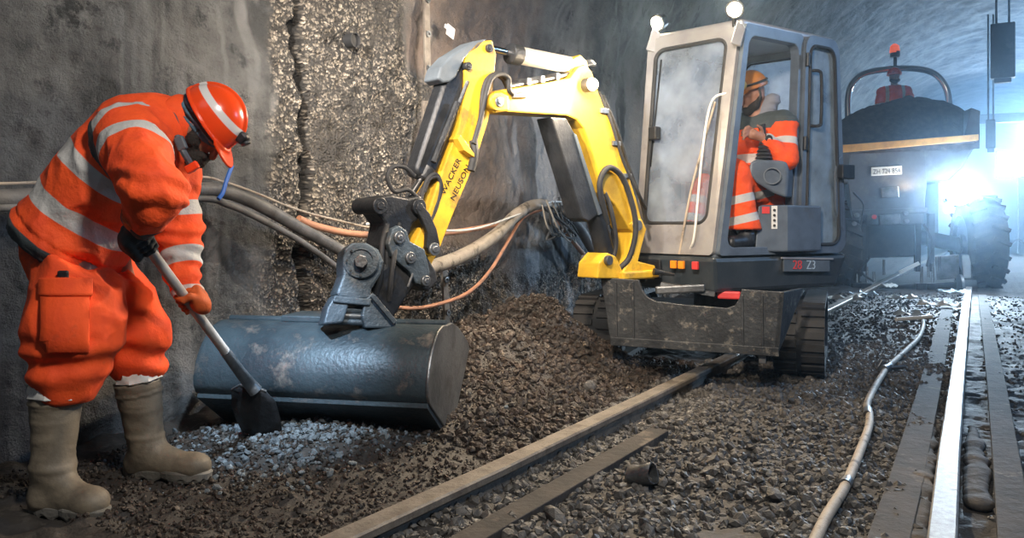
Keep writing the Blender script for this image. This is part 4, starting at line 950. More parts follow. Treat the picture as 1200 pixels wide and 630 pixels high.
# left armrest console with control lever, close to the door opening
cc = W(896, 208, 5.33); con = MB().prism([W(x, y, 5.26) for x, y in ((878, 190), (886, 186), (922, 188), (924, 205), (922, 232), (905, 226), (886, 214), (877, 203))], V((.09, .16, 0))).build('armrest_console', 'cabd', EX, bevel=.02, seg=3, label='blue-grey armrest console')
MB().ring(W(905, 206, 5.255), W(905, 206, 5.24), .055, .048, 24).build('console_ring', 'cabd', con)
mb = MB()
for i in range(6): c = W(895, 186 - i * 4.2, 5.30); mb.cyl(c, c + V((0, 0, .018)), .058 - i * .006, .046 - i * .006)
mb.build('lever_bellows', 'rubber', con, smooth=True); a = W(894, 162, 5.30); MB().tube([a + V((0, 0, -.02)), a + V((0, 0, .04)), a + V((-.01, 0, .09))], [.014, .02, .026], 12).build('lever_grip', 'rubber', con, smooth=True)
MB().box(W(868, 214, 5.35), (.06, .05, .03), BS).build('armrest_end', 'rubber', con, bevel=.01)
bx_ = MB().prism([W(x, y, 5.28) for x, y in ((888, 240), (923, 240), (923, 295), (884, 295))], V((.30, .20, 0))).build('control_box', 'cabd', EX, bevel=.012)
MB().prism([W(x, y, 5.275) for x, y in ((904, 241), (911, 241), (911, 268), (904, 268))], V((.001, .004, 0))).build('switch_label', 'white', bx_)
MB().prism([W(x, y, 5.275) for x, y in ((893, 242), (902, 242), (902, 250), (893, 250))], V((.001, .004, 0))).build('warning_label', 'red', bx_)
for y in (246, 252, 258, 264): MB().cyl(W(907.5, y, 5.273), W(907.5, y, 5.267), .009, n=10).build('switch_symbol', 'ink', bx_)
a = W(778, 248, 5.55); MB().box(W(790, 232, 5.62), (.30, .12, .26), fT).build('dashboard', 'plastic', EX, bevel=.04)
MB().prism([W(x, y, 5.50) for x, y in ((785, 180), (800, 168), (830, 175), (838, 200), (825, 230), (795, 215))], V((.06, .1, 0))).build('right_console', 'plastic', EX, bevel=.02)
MB().bar(W(872, 292, 5.3), W(855, 270, 5.4), .03, .05).build('foot_pedal', 'black', EX)
# --- undercarriage
TDir = V((.375, .927, 0)); TW = V((.927, -.375, 0))
def track(cx, cy, L=1.5, r=.235, w=.31):
    root_c = V((cx, cy, 0)); tr = []
    P = []
    n = 46; per = 2 * (L - 2 * r) + 2 * math.pi * r
    def at(q, rr=r):
        q = q % per; st_ = L - 2 * r
        if q < st_: return (r + q, 0.0 + (r - rr)), 0
        q -= st_
        if q < math.pi * r: a = -math.pi / 2 + q / r; return (L - r + rr * math.cos(a), r + rr * math.sin(a)), a + math.pi / 2
        q -= math.pi * r
        if q < st_: return (L - r - q, r + rr), math.pi
        q -= st_; a = math.pi / 2 + q / r; return (r + rr * math.cos(a), r + rr * math.sin(a)), a + math.pi / 2
    def pt(q, rr, x): (a, z), _ = at(q, rr); return root_c + TDir * a + TW * x + V((0, 0, z + .015))
    mb = MB(); N = 120
    rows = [[pt(per * i / N, r - .012, -w / 2), pt(per * i / N, r - .012, w / 2), pt(per * i / N, r - .045, w / 2), pt(per * i / N, r - .045, -w / 2)] for i in range(N + 1)]
    mb.loft(rows)
    t = mb.build('track_belt', 'rubber', EX, label='ribbed black rubber track')
    mb = MB()
    for i in range(n):
        q0 = per * i / n; q1 = q0 + per / n * .55
        for x0, x1 in ((-w / 2, -.015), (.015, w / 2)):
            sh = .3 * per / n if x0 > 0 else 0
            mb.hexa([pt(q0 + sh, r - .015, x0), pt(q0 + sh, r - .015, x1), pt(q1 + sh, r - .015, x1), pt(q1 + sh, r - .015, x0), pt(q0 + sh, r + .006, x0), pt(q0 + sh, r + .006, x1), pt(q1 + sh, r + .006, x1), pt(q1 + sh, r + .006, x0)])
    mb.build('track_lugs', 'rubber', t)
    for a in (r, L - r):
        c = root_c + TDir * a + V((0, 0, r + .015)); MB().cyl(c - TW * w * .33, c + TW * w * .33, r - .055, n=28).build('track_wheel', 'steel', t, bevel=.01); MB().cyl(c - TW * w * .4, c + TW * w * .4, .06).build('wheel_hub', 'black', t, bevel=.005)
    for i in range(3):
        c = root_c + TDir * (r + (L - 2 * r) * (i + 1) / 4) + V((0, 0, .11)); MB().cyl(c - TW * w * .3, c + TW * w * .3, .065).build('track_roller', 'black', t, bevel=.005)
    MB().box(root_c + TDir * L / 2 + V((0, 0, .25)), (L - .35, w * .5, .12), TDir).build('track_frame', 'black', t, bevel=.02)
track(1.80, 5.10); track(.56, 5.60)
MB().box(V((1.46, 5.95, .33)), (.9, 1.1, .16), TDir).build('undercarriage_frame', 'black', EX, bevel=.03)
# blade
BLp, BRp = V((.55, 5.0, 0)), V((1.555, 4.60, 0)); bd = (BRp - BLp); bl = bd.length; bd.normalize(); bn = V((bd.y, -bd.x, 0)); bn = bn if bn.y < 0 else -bn
def bladept(px, py, e=0.0):
    k = (px - CX) / F; t = (k * BLp.y - BLp.x) / (bd.x - k * bd.y); P = BLp + bd * t; return W(px, py, P.y) - bn * e
out = [(704, 325), (748, 328), (752, 340), (758, 348), (768, 353), (800, 357), (852, 361), (861, 358), (866, 350), (869, 339), (918, 342), (960, 346) if False else (919, 343), (913, 412), (715, 399)]
bo = MB().prism([bladept(x, y) for x, y in out], -bn * .03).build('dozer_blade', 'blade', EX, bevel=.006, label='scratched dark steel dozer blade with cut-out top')
for x in (722, 742, 870, 893): MB().bar(bladept(x, 330 if x < 800 else 345, -.012), bladept(x + 1, 396 if x < 800 else 408, -.012), .012, .012, up=bn).build('blade_rib', 'blade', bo, bevel=.002)
MB().prism([bladept(x, y, .0) for x, y in ((919, 342), (913, 412))] + [bladept(913, 412, .0) + V((.12, .28, .02)), bladept(919, 342, .0) + V((.22, .30, 0))], bd * -.03).build('blade_wing', 'blade', bo, bevel=.005)
MB().bar(bladept(716, 399, -.01), bladept(913, 412, -.01), .05, .02, up=bn).build('blade_edge', 'blade', bo, bevel=.003)
for q in (.28, .72):
    a = BLp + bd * bl * q - bn * .03 + V((0, 0, .40)); MB().bar(a, a + TDir * .75 + V((0, 0, -.05)), .10, .09).build('blade_arm', 'black', EX, bevel=.01)
MB().box(bladept(893, 415, .03) + V((0, 0, -.03)), (.04, .03, .05), bd).build('blade_lug', 'steel', bo, bevel=.003)
a = W(775, 333, 5.25); MB().bar(a, W(838, 344, 5.15), .10, .03).build('track_tool', 'steel', EX); MB().bar(W(768, 340, 5.15), W(826, 337, 5.12), .05, .05).build('hydraulic_manifold', 'steel', EX, bevel=.01)
MB().bar(W(841, 345, 5.2), W(868, 346, 5.15), .05, .05).build('red_block', 'red', EX, bevel=.01)

# ================================================================== PEOPLE
def dseg(P, a, b):
    a, b = A3(a), A3(b); d = b - a; q = P - a; h = q @ d / (d @ d); hc = np.clip(h, 0, 1)
    return np.linalg.norm(q - hc[:, None] * d, axis=1), h * np.linalg.norm(d)
def bbox(pts, pad):
    A = np.array([tuple(p) for p in pts]); return A.min(0) - pad, A.max(0) + pad
def folds(P, amp, seed=0, sc=7, stretch=(1, 1, 2.2)):
    q = P * np.array(stretch); a = 1 - np.abs(vnoise(q * sc + 0.35 * np.stack([vnoise(P * 5, 91), vnoise(P * 5, 92), vnoise(P * 5, 93)], 1) * 2, seed)) * 2
    b = 1 - np.abs(vnoise(q * sc * 2.1, seed + 3)) * 2
    return amp * (a + 0.45 * b)
def grip_hand(grip, axis, palm, wrist, rad=0.018, s=1.0, thumb=1):
    """hand closed round a bar: grip = centre on the bar, axis = along the bar towards the thumb side, palm = from bar towards the palm"""
    ax = V(axis).normalized(); pl = V(palm); pl = (pl - ax * pl.dot(ax)).normalized(); sd = ax.cross(pl)
    g = V(grip); fs = []; pc = g + pl * (rad + .022 * s)
    fs.append(rbx(pc + sd * .0, (.042 * s, .036 * s, .016 * s), .014 * s, frameR(ax, pl)))
    fs.append((rc(pc - sd * .02 * s, V(wrist), .030 * s, .029 * s), .03))
    body = union(fs, .02); fing = []
    for i, (o, r_, ln) in enumerate(((.033, .0095, 1.0), (.011, .010, 1.08), (-.011, .0098, 1.0), (-.033, .0085, .85))):
        R = rad + r_ * s * .9; c = g + ax * o * s; pts = []
        for a in (70, 30, -15, -60, -105, -140)[: 6 if ln > .9 else 5]:
            a = math.radians(a - 8 * i * .3); pts.append(c + (pl * math.sin(a) + sd * math.cos(a)) * R * (1 + .12 * (a > 0)))
        pts = [pc + ax * o * s + sd * .026 * s] + pts
        for k in range(len(pts) - 1): fing.append(rc(pts[k], pts[k + 1], r_ * s * (1.05 - .05 * k), r_ * s * (1.0 - .05 * k)))
    c = g + ax * .052 * s; tp = [pc + ax * .03 * s - sd * .022 * s, c + pl * (rad + .008 * s) - sd * .022 * s, c * 1 - sd * (rad + .010) + ax * -.004, c - pl * (rad * .9 + .008) - sd * .004 * s]
    for k in range(3): fing.append(rc(tp[k], tp[k + 1], (.014, .0125, .011)[k] * s, (.0125, .011, .009)[k] * s))
    ff = union(fing, .004)
    return lambda P: smin(body(P), ff(P), .008)

# ---------------- bending worker
WK = empty('person', G(120, 590), 'bending worker in orange hi-vis clothing and red helmet shovelling at the left wall', 'person')
HC = W(247, 139, 3.0)                                             # centre of the helmet
hf = V((.63, .05, -.775)).normalized(); hu = V((.775, 0, .63)); hl = hu.cross(hf).normalized(); hu = hf.cross(hl).normalized()
def HP(f, u, l=0.0): return HC + hf * f + hu * u + hl * l
HR = frameR(hf, hu)
shN, shF = W(150, 158, 2.84), W(196, 152, 3.16); hipC, chC = W(92, 268, 3.0), W(170, 168, 3.0); neck = W(206, 150, 3.0)
elN, wrN, haN = W(180, 226, 2.58), W(168, 254, 2.66), W(170, 284, 2.74)
elF, wrF, haF = W(207, 262, 3.16), W(219, 340, 3.08), W(223, 366, 3.02)
hpN, hpF = W(94, 290, 2.94), W(122, 298, 3.10); knN, anN = W(88, 385, 2.84), W(64, 560, 2.80); knF, anF = W(156, 385, 3.13), W(176, 530, 3.18)
skin_prims = [ell(HP(0, -.015), (.098, .076, .105), HR), (rc(HP(.045, -.105), HP(.07, -.135), .045, .03), .04), (rc(HP(-.03, -.08), neck, .058, .06), .03),
              (rc(HP(.098, -.045), HP(.112, -.085), .009, .014), .012), (rc(HP(.085, -.105, -.016), HP(.085, -.105, .016), .009, .009), .006), (rc(HP(.082, -.028, -.03), HP(.082, -.028, .03), .012, .012), .012),
              (ell(HP(-.005, -.065, .076), (.020, .009, .030), HR), .006), (ell(HP(-.005, -.065, -.076), (.020, .009, .030), HR), .006),
              (rc(neck, chC, .075, .13), .05), (rc(chC, hipC, .13, .10), .05), (rc(shN, elN, .05, .04), .04), (rc(elN, wrN, .04, .03), .02), (rc(shF, elF, .05, .04), .04), (rc(elF, wrF, .04, .03), .02),
              (rc(chC, shN, .08, .06), .05), (rc(chC, shF, .08, .06), .05), (rc(hipC, hpN, .09, .08), .04), (rc(hipC, hpF, .09, .08), .04), (rc(hpN, knN, .08, .055), .03), (rc(knN, anN, .055, .04), .02), (rc(hpF, knF, .085, .055), .03), (rc(knF, anF, .055, .04), .02)]
lo, hi = bbox([HP(0, .1), HP(.13, -.1), anN, anF, elN, shF, hipC, wrF], .14)
blob('body', union(skin_prims, .03), lo, hi, .0075, 'skin', WK)
# beard, hair
bf = union([rc(HP(.03, -.085, .058), HP(.075, -.135, .03), .022, .025), rc(HP(.03, -.085, -.058), HP(.075, -.135, -.03), .022, .025), rc(HP(.075, -.138, .03), HP(.075, -.138, -.03), .030, .030), (rc(HP(.07, -.14), HP(.045, -.19), .036, .02), .03), (rc(HP(.095, -.105, .03), HP(.095, -.105, -.03), .014, .014), .01), rc(HP(.01, -.06, .07), HP(.03, -.09, .06), .014, .02), rc(HP(.01, -.06, -.07), HP(.03, -.09, -.06), .014, .02)], .025)
lo, hi = bbox([HP(.05, -.12)], .16); blob('beard', lambda P: bf(P) + .004 * fbm(P, 60, 2, 3), lo, hi, .005, 'beard', WK)
hr = ell(HP(-.02, -.02), (.092, .083, .105), HR); cutu = lambda P: (P - A3(HC)) @ A3(hu); cutf = lambda P: (P - A3(HC)) @ A3(hf)
lo, hi = bbox([HC], .2)
blob('hair', lambda P: np.maximum(np.maximum(hr(P) - .003, cutf(P) - .0), np.maximum(cutu(P) + .02, -.105 - cutu(P))), lo, hi, .006, 'beard', WK)
# headband
be = ell(HP(-.012, -.01), (.110, .090, .12), HR)
blob('headband', lambda P: np.maximum(be(P) + .004 * np.sin(cutu(P) * 260 + 3 * vnoise(P * 14, 3)), np.maximum(cutu(P) + .018 + .14 * cutf(P), -(cutu(P) + .078 - .22 * cutf(P)))), lo, hi, .005, 'buff', WK)
# helmet
he = ell(HP(0, 0), (.128, .108, .125), HR); hi_ = ell(HP(0, 0), (.118, .098, .115), HR)
def helm(P):
    f_ = (P - A3(HC)) @ A3(hf); u_ = (P - A3(HC)) @ A3(hu); l_ = (P - A3(HC)) @ A3(hl)
    d = np.maximum(he(P), -hi_(P)); d = np.maximum(d, -(u_ + .010 + .16 * f_))
    rim = np.sqrt((f_ / .136) ** 2 + (l_ / .115) ** 2) ; rd = np.maximum(np.maximum((rim - 1) * .12, (.93 - rim) * .12), np.abs(u_ + .008 + .16 * f_) - .005); d = np.minimum(d, rd)
    br = np.maximum(np.maximum(np.sqrt(((f_ - .07) / .115) ** 2 + (l_ / .085) ** 2) * .1 - .1, .10 - f_), np.abs(u_ + .030 + .35 * (f_ - .1)) - .0045)
    d = smin(d, br, .012)
    r1 = np.maximum(np.sqrt(l_ ** 2 + np.minimum(0, he(P) + .004) ** 2 * 0 + (he(P)) ** 2) - .010, -u_ - .0); return smin(d, np.maximum(r1, -(u_ - .02)), .01)
def hattr(P):
    f_ = (P - A3(HC)) @ A3(hf); u_ = (P - A3(HC)) @ A3(hu); return dict(stripe=np.abs(u_ - .058 + .05 * f_) - .0125)
lo, hi = bbox([HP(.03, .02)], .19)
hel = blob('helmet', helm, lo, hi, .004, 'helmet', WK, attrs=hattr)
MB().box(HP(.128, .045), (.035, .055, .045), hf, hu).build('headlamp', 'black', hel, bevel=.01)
MB().cyl(HP(.145, .043), HP(.157, .040), .018).build('headlamp_lens', 'black', hel, bevel=.003)
ins = ell(HP(-.004, -.0), (.114, .094, .112), HR)
blob('helmet_lining', lambda P: np.maximum(np.maximum(ins(P), -(ins(P) + .012)), np.maximum(cutu(P) + .002 + .15 * cutf(P), -(cutu(P) + .034 + .1 * cutf(P)))), lo, hi, .005, 'rubber', hel)
light('headlamp_beam', 'SPOT', HP(.20, .02), 130, (.66, .83, 1.0), W(325, 440, 3.7), spot=64, blend=.9, r=.02)
for s_ in (.074, -.074): MB().tube(catmull([HP(.02, -.02, s_), HP(.03, -.07, s_ * 1.02), HP(.055, -.125, s_ * .6)], 5), .005, 6).build('chin_strap', 'rubber', hel, smooth=True)
# jacket
ax_t = (A3(chC) - A3(hipC)); ax_t /= np.linalg.norm(ax_t); tor = lambda P: (P - A3(hipC)) @ ax_t
perp = np.cross(ax_t, [0, 1, 0])
Rt = frameR(tuple(ax_t), (0, 1, 0))
torso = union([rc(hipC - V(ax_t) * .10, chC, .188, .178), (ell(A3(hipC) - ax_t * .05, (.20, .182, .235), Rt), .04), (ell((A3(hipC) + A3(chC)) / 2, (.26, .19, .23), frameR(tuple(ax_t), (0, 1, 0))), .05), (rc(shN + V((.02, .03, -.02)), shF, .105, .10), .06), (rc(chC, W(192, 158, 3.0), .165, .12), .05)], .06)
armN = union([rc(shN, elN, .112, .088), (rc(elN, wrN, .088, .064), .04)], .04)
armF = union([rc(shF, elF, .105, .088), (rc(elF, wrF, .088, .054), .04)], .04)
def jack(P):
    d = torso(P); d = np.maximum(d, -(tor(P) + .095)); d = smin(d, armF(P), .04); d = smin(d, armN(P), .035)
    ndist, nh = dseg(P, neck, HP(-.02, -.08)); return np.where(ndist < .055, np.maximum(d, .055 - ndist), d)
def jattr(P):
    dt, dn, df = torso(P), armN(P), armF(P); T_ = tor(P); own = np.argmin(np.stack([dt + .012, dn, df + .005], 1), 1)
    wob = .008 * vnoise(P * 6, 77)
    s_t = np.minimum(np.abs(T_ - .072 + wob) - .033, np.abs(T_ - .245 + wob) - .030)
    _, hn = dseg(P, shN, elN); tilt = (P - A3(shN)) @ np.array([.45, .2, .0])
    s_n = np.minimum(np.abs(hn + tilt * .7 + .035 + wob) - .023, np.abs(hn - tilt * .3 - .125 + wob) - .027)
    _, h1 = dseg(P, shF, elF); _, h2 = dseg(P, elF, wrF)
    s_f = np.minimum(np.minimum(np.abs(h2 - .145 + wob) - .030, np.abs(h1 - .31) - .028), np.abs(h2 - .285) - .016)
    st = np.choose(own, [s_t, s_n, s_f])
    dk = np.where(own == 0, T_ + .052, 1.0)
    dd, _ = dseg(P, W(196, 110, 2.93), W(224, 158, 2.90)); dk = np.minimum(dk, dd - .018)
    dd, hh = dseg(P, elN, wrN); dk = np.minimum(dk, np.where((own == 1), .985 * np.linalg.norm(A3(wrN) - A3(elN)) - hh, 1))
    return dict(stripe=st, dark=dk)
def jdisp(P):
    T_ = tor(P); lowf = folds(P, .011, 7, 6, (1.6, 1.2, 1.0)); arm = np.minimum(armN(P), armF(P)) < .01
    hem = .006 * np.cos((T_ + .06) * 90) * (np.abs(T_ + .06) < .035)
    return lowf + hem + np.where(arm, .006 * np.sin(P[:, 2] * 95 + 5 * vnoise(P * 8, 9)) * sm(np.minimum(dseg(P, elF, wrF)[0], dseg(P, elN, elN + V((0, 0, .01)))[0]), .25, .05), 0)
lo, hi = bbox([shN, shF, elN, elF, wrN, wrF, hipC, chC, hipC - V(ax_t) * .1], .25)
jk = blob('jacket', jack, lo, hi, .0075, 'jacket', WK, attrs=jattr, disp=jdisp)
# collar
cf0 = rc(W(206, 142, 3.0), W(230, 154, 3.0), .100, .086)
def collar(P):
    dd, hh = dseg(P, W(206, 142, 3.0), W(230, 154, 3.0)); Lc = (W(206, 142, 3.0) - W(230, 154, 3.0)).length
    return np.maximum(np.maximum(cf0(P), -(cf0(P) + .016)), np.maximum(hh - Lc * 1.05, -hh - .03))
lo, hi = bbox([W(215, 150, 3.0)], .17); blob('collar', collar, lo, hi, .006, mat('orange_collar', ORANGE, ORANGE2, rough=.8, bump=.3), jk, disp=lambda P: folds(P, .003, 5))
MB().tube(catmull([W(208, 160, 2.88), W(214, 176, 2.86), W(222, 190, 2.88), W(226, 200, 2.9)], 5), .012, 8).build('shoulder_strap', 'plastic', jk, smooth=True)
MB().box(W(212, 168, 2.855), (.035, .02, .05), (1, 0, .4)).build('buckle', 'plastic', jk, bevel=.006); MB().box(W(225, 196, 2.87), (.05, .02, .03), (1, 0, .6)).build('radio_clip', 'hred', jk, bevel=.006)
# trousers
cuN, cuF = W(76, 440, 2.82), W(161, 425, 3.15)
trou = union([ell(W(92, 290, 3.0), (.182, .18, .16)), (rc(hpN, knN, .142, .144), .05), (rc(knN, cuN, .144, .116), .05), (rc(hpF, knF, .145, .118), .04), (rc(knF, cuF, .118, .095), .04)], .04)
def trouc(P):
    d = trou(P); d = np.maximum(d, tor(P) + .05); zc = np.where(P @ A3((cuF - cuN)) > A3((cuN + cuF) / 2) @ A3(cuF - cuN), W(0, 449, 3.15).z, W(0, 468, 2.82).z); return np.maximum(d, zc - P[:, 2] - .35 * (P[:, 0] - zc * 0 + 1.45) * 0)
def trd(P):
    z = P[:, 2]; zc = .5; pouch = .010 * np.sin((z - .44) * 60 + 3 * vnoise(P * 6, 4)) * np.exp(-((z - .50) / .12) ** 2)
    return folds(P, .012, 12, 5, (1.4, 1.2, .8)) + pouch
lo, hi = bbox([hpN, hpF, knN, cuN, cuF, W(92, 285, 3.0)], .24)
tr = blob('trousers', trouc, lo, hi, .0085, attr_mat('orange_trousers', [], ORANGE, ORANGE2, bump=.4, bscale=25, dirt=(.22, .05, .02), dth=(.58, .78)), WK, disp=trd)
for nm, (x0, y0, x1, y1) in (('cargo_pocket', (50, 333, 104, 412)), ('pocket_flap', (48, 326, 108, 348))):
    rows = []
    for i in range(7):
        row = []
        for j in range(7):
            x = x0 + (x1 - x0) * j / 6; y = y0 + (y1 - y0) * i / 6; Y = 2.9
            for _ in range(8):
                d = trou(np.array([tuple(W(x, y, Y))]))[0]; Y = min(2.88, max(2.6, Y + d * .9))
            Y -= .014 if nm == 'cargo_pocket' else .024; row.append(W(x, y, Y))
        rows.append(row)
    mb = MB().loft(rows, False); o = mb.build(nm, 'cloth_' if False else tr.data.materials[0], tr, smooth=True); s_ = o.modifiers.new('s', 'SOLIDIFY'); s_.thickness = .016; s_.offset = -1 ; b_ = o.modifiers.new('b', 'BEVEL'); b_.width = .005
MB().box(W(74, 323, 2.735), (.038, .012, .036), (1, 0, 0)).build('pocket_buckle', 'black', tr, bevel=.006)
for c, d_, r_ in ((W(72, 458, 2.82), anN, .100), (W(163, 438, 3.15), anF, .084)):
    dn = (d_ - c).normalized(); u = dn.orthogonal().normalized(); w_ = dn.cross(u); rows = []
    for t_ in (-.02, .0, .018, .03): rows.append([c + dn * t_ + (u * math.cos(k * .2618) + w_ * math.sin(k * .2618)) * (r_ * (1 - .25 * (t_ > .02)) + .006 * math.sin(k * 2.1 + t_ * 90)) for k in range(24)])
    MB().loft(rows).build('cuff_lining', 'white', tr, smooth=True, label='off-white lining at the trouser cuff')
# boots
def boot(top, ank, heel, toe, zs, label):
    fwd = (toe - heel); fwd.z = 0; L_ = fwd.length; fwd.normalize(); mid = (heel + toe) / 2
    Rf = frameR(fwd, (0, 0, 1)); hz_ = zs + .045
    f = union([rc(top, ank, .086, .062), (rc(ank, heel + fwd * .045 + V((0, 0, hz_ - heel.z + .01)), .062, .046), .03), (rc(V((heel.x, heel.y, hz_)) + fwd * .05, V((toe.x, toe.y, hz_ + .002)) - fwd * .05, .047, .046), .04), (ell(V((toe.x, toe.y, hz_ + .01)) - fwd * .065, (.068, .054, .042), Rf), .03), (rc(ank + V((0, 0, -.01)), V((mid.x, mid.y, hz_ + .02)) + fwd * .02, .05, .045), .03)], .03)
    g = lambda P: np.maximum(np.maximum(f(P), zs + .018 - P[:, 2]), (P - A3(top)) @ A3((top - ank).normalized()))
    bd_ = lambda P: .004 * (np.abs((P - A3(top)) @ A3((ank - top).normalized()) - .045) < .006) + folds(P, .0022, 3, 8, (1, 1, 2.5)) + .004 * np.exp(-((P[:, 2] - zs - .16) / .012) ** 2)
    lo, hi = bbox([top, ank, heel, toe], .12); lo[2] = zs - .01
    b = blob('boot', g, lo, hi, .006, 'boot', WK, disp=bd_)
    n = 64; P_ = []
    for k in range(n):
        a = 2 * math.pi * k / n; ca, sa = math.cos(a), math.sin(a); e = .75
        x = abs(ca) ** e * (1 if ca > 0 else -1) * (L_ / 2 + .005); y = abs(sa) ** e * (1 if sa > 0 else -1) * (.058 - .008 * (x < 0) - .006 * math.exp(-(x / .05) ** 2)); P_.append((x, y))
    sd = V((-fwd.y, fwd.x, 0)); rows = [[V((mid.x, mid.y, zs + z)) + fwd * x * s_ + sd * y * s_ for x, y in P_] for z, s_ in ((-.006, .96), (.004, 1.03), (.030, 1.06), (.038, 1.0))]
    rows[0] = [p + V((0, 0, .012 * (k % 4 < 2))) for k, p in enumerate(rows[0])]; rows[1] = [p + V((0, 0, .008 * (k % 4 < 2))) for k, p in enumerate(rows[1])]
    mb = MB().loft(rows); mb.f += [tuple(range(n)), tuple(3 * n + i for i in range(n))]; mb.build('boot_sole', 'sole', b, bevel=.002, label='grey ridged sole')
z1 = gzv(G(80, 600)) ; z2 = gzv(G(195, 558))
boot(W(66, 456, 2.82), W(62, 545, 2.81), W(40, 590, 2.82), W(122, 592, 2.74), G(80, 601).z + .004, '')
boot(W(161, 446, 3.16), W(172, 525, 3.18), W(150, 552, 3.20), W(243, 548, 3.13), .012, '')
# shovel
A, B_ = W(168, 282, 2.74), W(290, 447, 3.46); dsh = (B_ - A).normalized()
SH = empty('shovel', G(300, 505), 'long-handled steel shovel held by the bending worker', 'shovel')
MB().tube([A - dsh * .09, A, A.lerp(B_, .5), B_ - dsh * .18], [.017, .0175, .0185, .019], 16).build('handle', mat('pale_worn_handle', (.45, .44, .43), (.30, .29, .28), rough=.4, bump=.1), SH, smooth=True)
MB().tube(catmull([B_ - dsh * .25, B_ - dsh * .08, B_ + V((.0, .02, -.01)), W(300, 458, 3.50)], 6), [.021 + .0005 * i for i in range(19)], 16).build('socket', 'steel', SH, smooth=True)
bo_ = [(272, 456), (281, 451), (296, 452), (312, 458), (323, 470), (328, 488), (331, 508), (316, 512), (298, 510), (284, 505), (277, 490), (272, 474)]
rows = []
bc = W(300, 481, 3.53)
def bw(px, py, Y=3.55):
    u = (px - 300) / 30; v = (py - 480) / 32; return W(px, py, Y + .05 * u * u + .03 * v - .02 * (1 - v))
for s_ in (1.0, .7, .35, .05): rows.append([bw(300 + (x - 300) * s_, 481 + (y - 481) * s_) for x, y in bo_])
mb = MB().loft(rows); mb.f.append(tuple(3 * 12 + i for i in range(12))); o = mb.build('shovel_blade', 'black', SH, smooth=True); s_ = o.modifiers.new('s', 'SOLIDIFY'); s_.thickness = .004
MB().tube([bw(x, y) for x, y in bo_[:4]], .006, 8).build('blade_step', 'steel', SH, smooth=True)
def pt_on(px): k = (px - CX) / F; t = (A.x - k * A.y) / (k * dsh.y - dsh.x); return A + dsh * t
gN = A + dsh * .0; gF = pt_on(222)
lo, hi = bbox([gN, wrN], .12); blob('dark_glove', grip_hand(gN, -dsh, V((-.45, -.7, .3)), wrN + (wrN - gN) * .1, .018, 1.12), lo, hi, .0045, 'glove', WK)
MB().tube([wrN.lerp(elN, .10), wrN.lerp(gN, .15)], [.070, .064], 20).build('glove_cuff', 'gloveo', WK, smooth=True)
lo, hi = bbox([gF, wrF], .12); blob('orange_glove', grip_hand(gF, -dsh, V((.75, .25, .1)), wrF, .018, 1.12), lo, hi, .0045, 'gloveo', WK)

# ---------------- operator in the cab
OP = empty('person', V((1.62, 5.55, .86)), 'excavator operator in orange jacket and yellow-brown helmet seated in the cab', 'person')
oh = W(881, 108, 5.52); of = V((-.86, -.38, -.34)).normalized(); ou = V((-.15, -.1, 1)); ol = ou.cross(of).normalized(); ou = of.cross(ol).normalized(); OR = frameR(of, ou)
def OQ(f, u, l=0.0): return oh + of * f + ou * u + ol * l
och, ohip = W(888, 168, 5.56), W(900, 225, 5.62); osL, osR = W(918, 146, 5.42), W(858, 148, 5.72)
oeL, owL, ogL = W(921, 186, 5.34), W(897, 163, 5.30), W(880, 156, 5.28)
oeR, owR = W(846, 190, 5.60), W(850, 205, 5.42)
ok_, oa_ = W(858, 206, 5.32), W(875, 275, 5.30); ok2, oa2 = W(820, 212, 5.60), W(812, 272, 5.50)
pr = [ell(OQ(0, .01), (.092, .076, .105), OR), (rc(OQ(.04, -.085), OQ(.062, -.105), .045, .03), .04), (rc(OQ(-.02, -.07), och, .055, .07), .03), (rc(OQ(.095, -.02), OQ(.108, -.05), .010, .015), .012),
      (rc(OQ(.08, 0, -.03), OQ(.08, 0, .03), .012, .012), .012), (rc(OQ(.08, -.08, -.015), OQ(.08, -.08, .015), .009, .009), .006), (ell(OQ(-.005, -.03, .076), (.02, .01, .03), OR), .006), (ell(OQ(-.005, -.03, -.076), (.02, .01, .03), OR), .006),
      (rc(och, ohip, .13, .12), .05), (rc(osL, oeL, .045, .04), .04), (rc(oeL, owL, .04, .028), .02), (rc(osR, oeR, .045, .04), .04), (rc(oeR, owR, .04, .03), .02), (rc(och, osL, .07, .05), .04), (rc(och, osR, .07, .05), .04),
      (rc(ohip, ok_, .09, .06), .04), (rc(ok_, oa_, .055, .04), .02), (rc(ohip, ok2, .09, .06), .04), (rc(ok2, oa2, .055, .04), .02)]
# open left hand raised in front of the chest
hd = (ogL - owL).normalized(); hs_ = V((0, 0, 1)); hs_ = (hs_ - hd * hs_.dot(hd)).normalized()
pr.append((rc(owL, ogL + hd * -.02, .026, .032), .02))
hb = union(pr, .03); fg = []
for i, l_ in enumerate((.070, .078, .072, .056)):
    b0 = ogL + hs_ * (.027 - .018 * i); c1 = b0 + hd * l_ * .45 + V((0, -.01, .004)); c2 = c1 + hd * l_ * .3 + V((0, -.004, -.016)); c3 = c2 + hd * l_ * .15 + V((0, .004, -.018))
    for a_, b_ in ((b0 - hd * .02, b0), (b0, c1), (c1, c2), (c2, c3)): fg.append(rc(a_, b_, .010, .009))
tb = owL + hd * .03 + hs_ * .028; fg.append(rc(tb, tb + hd * .03 + hs_ * .025 + V((0, -.02, 0)), .013, .011)); fg.append(rc(tb + hd * .03 + hs_ * .025 + V((0, -.02, 0)), tb + hd * .06 + hs_ * .028 + V((0, -.03, 0)), .011, .009))
fgu = union(fg, .003)
lo, hi = bbox([OQ(0, .1), oa_, oa2, osL, ohip, ok2, ogL, OQ(.1, 0)], .14)
blob('body', lambda P: smin(hb(P), fgu(P), .008), lo, hi, .008, 'skin', OP)
ot = union([rc(och, ohip, .165, .16), (rc(osL, osR, .09, .09), .06)], .05)
